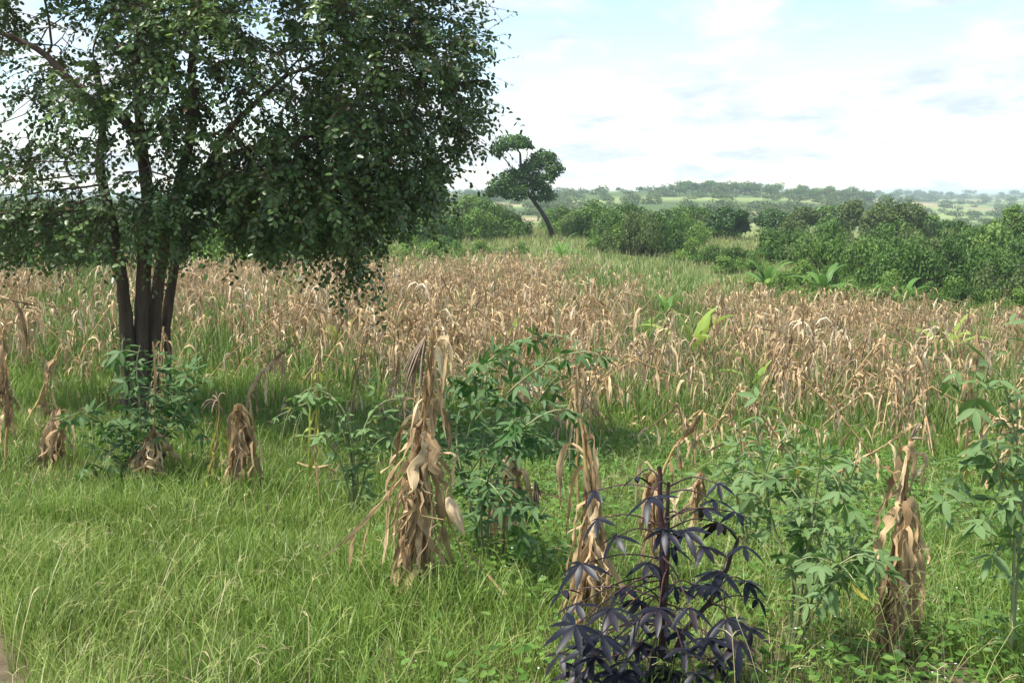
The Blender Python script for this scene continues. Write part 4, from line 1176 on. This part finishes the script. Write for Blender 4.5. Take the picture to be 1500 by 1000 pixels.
rows([(1345, 432, 84, 62, 'd'), (1385, 432, 76, 66, 'd'), (1430, 438, 84, 66, 'd'), (1478, 446, 76, 62, 'g'), (1310, 396, 80, 56, 'd'), (1360, 396, 80, 60, 'g'), (1410, 400, 84, 62, 'd'), (1460, 404, 80, 62, 'l'), (1525, 440, 90, 80, 'd'), (1500, 408, 70, 60, 'd'), (1330, 374, 80, 40, 'l')], 'in the deep thicket of the gully', 'deep gully thicket')
rows([(1150, 436, 50, 30, 'l'), (1185, 446, 56, 34, 'l'), (1235, 448, 60, 34, 'l'), (1282, 452, 54, 32, 'd'), (1362, 458, 56, 36, 'd'), (1408, 458, 52, 34, 'd'), (1452, 462, 56, 30, 'l'), (1494, 462, 50, 32, 'l'), (1330, 456, 48, 28, 'l'), (1170, 420, 60, 34, 'l'), (1120, 425, 44, 22, 'l'), (1540, 464, 60, 40, 'd'), (1215, 430, 60, 36, 'd'), (1310, 440, 60, 34, 'l'), (1390, 448, 60, 34, 'l')], 'along the back edge of the maize', 'weedy bushes at the crop back')
rows([(556, 386, 46, 22, 'l'), (592, 384, 42, 18, 'l'), (630, 382, 46, 18, 'l'), (668, 376, 44, 18, 'l'), (704, 372, 40, 16, 'l'), (760, 372, 40, 14, 'l'), (600, 372, 60, 22, 'l'), (650, 368, 56, 20, 'd'), (530, 392, 50, 24, 'l')], 'low at the far edge of the crop', 'low bushes at the crop edge')
rows([(-40, 404, 110, 90, 'd'), (20, 400, 90, 74, 'l'), (70, 402, 90, 80, 'd'), (118, 398, 80, 70, 'l'), (165, 400, 80, 76, 'd'), (280, 396, 90, 74, 'd'), (330, 396, 90, 66, 'l'), (380, 392, 90, 70, 'd'), (430, 390, 80, 58, 'l'), (480, 388, 80, 56, 'd'), (520, 378, 70, 52, 'd'), (40, 372, 120, 60, 'g'), (140, 372, 110, 62, 'd'), (250, 372, 110, 70, 'g'), (350, 368, 120, 60, 'd'), (450, 366, 110, 54, 'g')], 'seen beneath the big tree crown', 'bushes beneath the tree crown')

def crown_tree(label, px_trunk, r_px, blobs_px, depth, mat, n, size, seed, group=None, name='tree', dz=.5):
    rng = np.random.default_rng(seed)
    pts = [at(q[0], q[1], depth) for q in px_trunk]; pts[0] = on_ground(pts[0][0], pts[0][1], -.2)
    b0 = pts[0]; ppm = FPX / depth
    root = thing(name, label, 'tree', b0, group)
    path = smooth_path(pts, 14) - b0
    obj('trunk', Geo().add(tubes(path, np.linspace(r_px, r_px * .45, 14) / ppm, .5, 8)).mesh('trunk', M['dark_bark']), root)
    bl = []
    lg = Geo()
    for (cu, cv, ru, rv) in blobs_px:
        c = at(cu, cv, depth) - b0 + np.array([0, rng.uniform(-dz, dz) * ru / ppm * 1.5, 0])
        bl.append((c, (ru / ppm * .92, ru / ppm * .92, rv / ppm * .92)))
        # the lump is broken up into smaller ones
        for k in range(8):
            dlt = unit(rng.normal(0, 1, 3)) * np.array([ru, ru, rv]) / ppm * rng.uniform(.7, 1.0); q_ = rng.uniform(.2, .42)
            bl.append((c + dlt, (ru / ppm * q_, ru / ppm * q_, rv / ppm * q_ * 1.1)))
        i = int(rng.integers(8, 14)); s_ = path[i]
        lg.add(tubes(smooth_path([s_, (s_ + c) / 2 + rng.normal(0, .1, 3), c], 7), np.linspace(r_px * .38, r_px * .12, 7) / ppm, .5, 5))
    obj('limbs', lg.mesh('limbs', M['dark_bark']), root)
    obj('crown', Geo().add(lump_leaves(bl, n, size, rng, .35, .25)).mesh('crown', M[mat]), root)

LT = G(812, 349)
crown_tree('lone tree with a leaning bare trunk standing above the thicket', [(812, 349), (804, 330), (795, 313), (784, 297), (773, 282), (764, 255), (762, 225)], 3.7,
           [(750, 209, 26, 11), (728, 219, 12, 9), (772, 212, 10, 7), (796, 232, 20, 14), (812, 246, 13, 12), (780, 244, 16, 12), (770, 262, 26, 15), (738, 268, 22, 13), (796, 262, 16, 11), (724, 280, 14, 9), (756, 282, 22, 11), (796, 284, 19, 11), (748, 256, 14, 9)], float(LT[1]), 'mango', 11500, .26, 91, dz=.7)
MT = G(1068, 350)
crown_tree('round dark dome shaped tree with a short trunk in the clearing', [(1069, 351), (1070, 344), (1069, 334), (1066, 320)], 3.0,
           [(1066, 322, 24, 16), (1046, 330, 14, 11), (1088, 329, 15, 12), (1066, 335, 28, 9), (1054, 316, 12, 8), (1080, 315, 13, 9)], float(MT[1]), 'mango', 11000, .28, 92)
for (u, vt, vb, w_, d_, mt, lab, sd) in [
    (1130, 305, 345, 30, 165, 'mango', 'rounded dark tree beside the dome shaped tree', 1), (1178, 304, 350, 26, 150, 'bush_grey', 'grey green tree between the round trees and the gully', 2),
    (1242, 294, 350, 24, 150, 'bush_grey', 'narrow grey green tree rising behind the gully', 3), (1322, 292, 380, 46, 125, 'bush_grey', 'tall loose grey green tree over the gully thicket', 4),
    (1278, 300, 372, 30, 135, 'bush_grey', 'loose tree joined to the tall gully tree', 5), (1396, 322, 392, 28, 115, 'mango', 'small dome shaped tree beside the tall gully tree', 6),
    (1448, 328, 400, 40, 105, 'bush', 'wide dark green tree over the gully thicket', 7), (1486, 302, 390, 30, 120, 'bush_light', 'pale yellowish tree at the edge of the gully', 8),
    (1020, 302, 345, 22, 150, 'bush', 'dark upright tree behind the tall clump', 9), (1365, 314, 372, 24, 150, 'bush', 'dark tree in the gap behind the gully trees', 10),
    (1210, 300, 340, 24, 190, 'bush', 'far dark tree above the gully', 11), (690, 285, 348, 30, 125, 'bush', 'dark tree half hidden by the big crown', 12), (640, 300, 352, 30, 120, 'bush_grey', 'grey green tree under the big crown edge', 13), (95, 300, 372, 26, 95, 'bush_light', 'light green tree seen through the branches', 14)]:
    h_ = vb - vt
    rg = np.random.default_rng(500 + sd)
    bl = [(u + rg.uniform(-.55, .55) * w_, vt + h_ * rg.uniform(.16, .62), w_ * rg.uniform(.35, .55), h_ * rg.uniform(.14, .22)) for k in range(8)] + [(u, vt + h_ * .3, w_ * .55, h_ * .28)]
    crown_tree(lab, [(u, vb), (u + rg.uniform(-3, 3), vb - h_ * .35), (u + rg.uniform(-4, 4), vt + h_ * .3)], 2.2, bl, d_, mt, 7500, .26 * d_ / 120, 600 + sd)

# far trees on the hazy ridge and hillside
FAR = []
for i in range(6):
    rg = np.random.default_rng(700 + i)
    bl = [(np.array([rg.uniform(-.42, .42), rg.uniform(-.4, .4), rg.uniform(.45, .82)]), (rg.uniform(.2, .34),) * 2 + (rg.uniform(.12, .22),)) for k in range(7)]
    FAR.append((Geo().add(lump_leaves(bl, 520, .11, rg)).mesh('crown', M['bush_grey' if i % 2 else 'bush']), Geo().add(tubes(np.array([[0, 0, -.1], [.01, 0, .3], [.02, 0, .6]]), np.array([.035, .028, .015]), .5, 5)).mesh('trunk', M['dark_bark'])))
def far_tree(u, d_, hpx, label, group):
    b0 = on_ground(*at(u, 285, d_)[:2]); s_ = hpx / (FPX / d_)
    root = thing('far_tree', label, 'tree', b0, group)
    cr, tr = FAR[int(R.integers(0, 6))]
    root.scale = (s_ * R.uniform(.8, 1.3), s_, s_); root.rotation_euler = (0, 0, R.uniform(0, 6.28))
    obj('crown', cr, root); obj('trunk', tr, root)
for i in range(95):
    u = [877, 908, 937, 969, 975, 985, 1002, 1012, 1022, 1030, 1050, 1056, 1085, 1090, 1128, 1140, 1172, 1180][i] if i < 18 else R.uniform(960, 1330)
    far_tree(u, R.uniform(690, 760), R.uniform(10, 20) if u > 985 else R.uniform(7, 11), 'small far tree on the hazy ridge ' + ('above the pale hillside fields' if u < 1000 else 'behind the round dark tree' if u < 1120 else 'behind the gully trees'), 'ridge trees ' + str(0 if u < 1000 else 1 if u < 1120 else 2))
for i in range(48):
    far_tree(R.uniform(1270, 1530), R.uniform(900, 2100), R.uniform(6, 13), 'small far tree in the bluish distance beyond the gully', 'far trees beyond the gully')
for i in range(40):
    far_tree(R.uniform(-60, 660), R.uniform(380, 1600), R.uniform(7, 16), 'small far tree in the distance behind the big tree', 'far trees behind the big tree')
g = Geo(); rg = np.random.default_rng(801)
bl = []
tpl = [lump_leaves([(np.array([0, 0, .4]), (.8, .8, .55)), (np.array([.5, .2, .3]), (.5, .5, .4)), (np.array([-.4, .3, .35]), (.5, .5, .45))], 170, .26, np.random.default_rng(810 + i)) for i in range(6)]
for i in range(2000):
    d_ = rg.uniform(300, 800) if rg.uniform() < .6 else rg.uniform(800, 2800)
    u = rg.uniform(-150, 1650)
    x_, y_ = (u - 750) / FPX * d_ / .985, d_
    open_ = fbm(x_ / 90, y_ / 60, 22, 2)
    if d_ < 800 and 820 < u < 1000 and rg.uniform() < .35: continue
    if open_ > .62: continue
    s_ = rg.uniform(2.0, 5.0) * (1 if d_ < 800 else 1.6)
    g.add((tpl[i % 6][0], tpl[i % 6][1], np.clip(tpl[i % 6][2] + rg.normal(0, .12), 0, 1), tpl[i % 6][3]), (np.diag([s_, s_, s_ * rg.uniform(.7, 1.1)]), on_ground(x_, y_)))
tag(obj('distant_woods', g.mesh('distant_woods', M['bush_grey'])), 'distant scrub and woods covering the valley sides', 'woods', kind='stuff')

# ------------------------------------------------------------------ small things in the field
def dead_stump():
    b0 = G(738, 392); root = thing('dead_stump', 'grey forked dead stump standing at the far side of the maize', 'stump', b0)
    s_ = 26 / (FPX / b0[1])
    obj('trunk', Geo().add(tubes(smooth_path([(0, 0, -.1), (-.05 * s_, 0, .4 * s_), (.06 * s_, 0, .75 * s_), (.1 * s_, 0, 1.1 * s_)], 10), np.linspace(.13, .045, 10) * s_, .5, 8)).mesh('trunk', M['dead_wood']), root)
    obj('limb', Geo().add(tubes(smooth_path([(-.03 * s_, 0, .4 * s_), (-.15 * s_, 0, .6 * s_), (-.25 * s_, .05, .68 * s_)], 8), np.linspace(.09, .05, 8) * s_, .5, 7)).mesh('limb', M['dead_wood']), root)
dead_stump()
def dead_weed(u, vb, hpx, label, seed, n=9, mat='dead_wood', depth=None):
    rng = np.random.default_rng(seed); b0 = G(u, vb); H = hpx / (FPX / b0[1])
    gq = Geo()
    gq.add(tubes(smooth_path([(0, 0, -.05), (.02 * H, 0, .5 * H), (-.01 * H, 0, H)], 8), np.linspace(.010, .004, 8) * max(1, H), .5, 5))
    for i in range(n):
        z = H * rng.uniform(.25, .92); a = rng.uniform(0, 6.28); l = H * rng.uniform(.12, .32)
        gq.add(tubes(smooth_path([(0, 0, z), (math.cos(a) * l * .5, math.sin(a) * l * .5, z + l * .35), (math.cos(a) * l, math.sin(a) * l, z + l * .9)], 6), np.linspace(.005, .002, 6) * max(1, H), .5, 4))
    tag(obj('dead_weed', gq.mesh('dead_weed', M[mat]), None, b0), label, 'dead weed')
dead_weed(896, 462, 46, 'thin bare dead weed standing above the green gap', 1)
dead_weed(780, 468, 40, 'bare dead weed above the pea shrub', 2)
dead_weed(728, 470, 42, 'slender bare dead weed near the middle of the crop', 3)
dead_weed(1304, 482, 50, 'bare dead weed at the crop back before the gully', 4)
dead_weed(1462, 480, 40, 'bare dead weed at the crop back near the view edge', 5)
dead_weed(162, 812, 46, 'short dark dry stick standing in the near grass', 6, 2, 'dark_bark')
dead_weed(182, 690, 110, 'thin dark bare stick rising beside the tree bush', 7, 4, 'dark_bark')
dead_weed(1408, 935, 42, 'short reddish broken stick in the near weeds', 8, 1, 'dark_bark')
dead_weed(690, 470, 60, 'thin dry weed stem in the middle of the crop', 9)

# ------------------------------------------------------------------ haze over the land
m, nt, out = new_mat('haze')
pv_ = nt.nodes.new('ShaderNodeVolumePrincipled')
pv_.inputs['Color'].default_value = (.76, .87, 1.0, 1)
pv_.inputs['Density'].default_value = .0003
pv_.inputs['Anisotropy'].default_value = .2
nt.links.new(pv_.outputs[0], out.inputs['Volume'])
zlo, zhi = float(gz.min()) - 3.0, max(float(gz.max()), 9.0) + 14
c = 9200.0
V = np.array([[sx * c, sy * c, sz] for sz in (zlo, zhi) for sx, sy in ((-1, -1), (1, -1), (1, 1), (-1, 1))], float)
Q = np.array([[0, 3, 2, 1], [4, 5, 6, 7], [0, 1, 5, 4], [1, 2, 6, 5], [2, 3, 7, 6], [3, 0, 4, 7]])
tag(obj('haze', mesh_np('haze', V, Q, m, smooth=False)), 'thin pale haze over the valley', 'haze', kind='stuff')
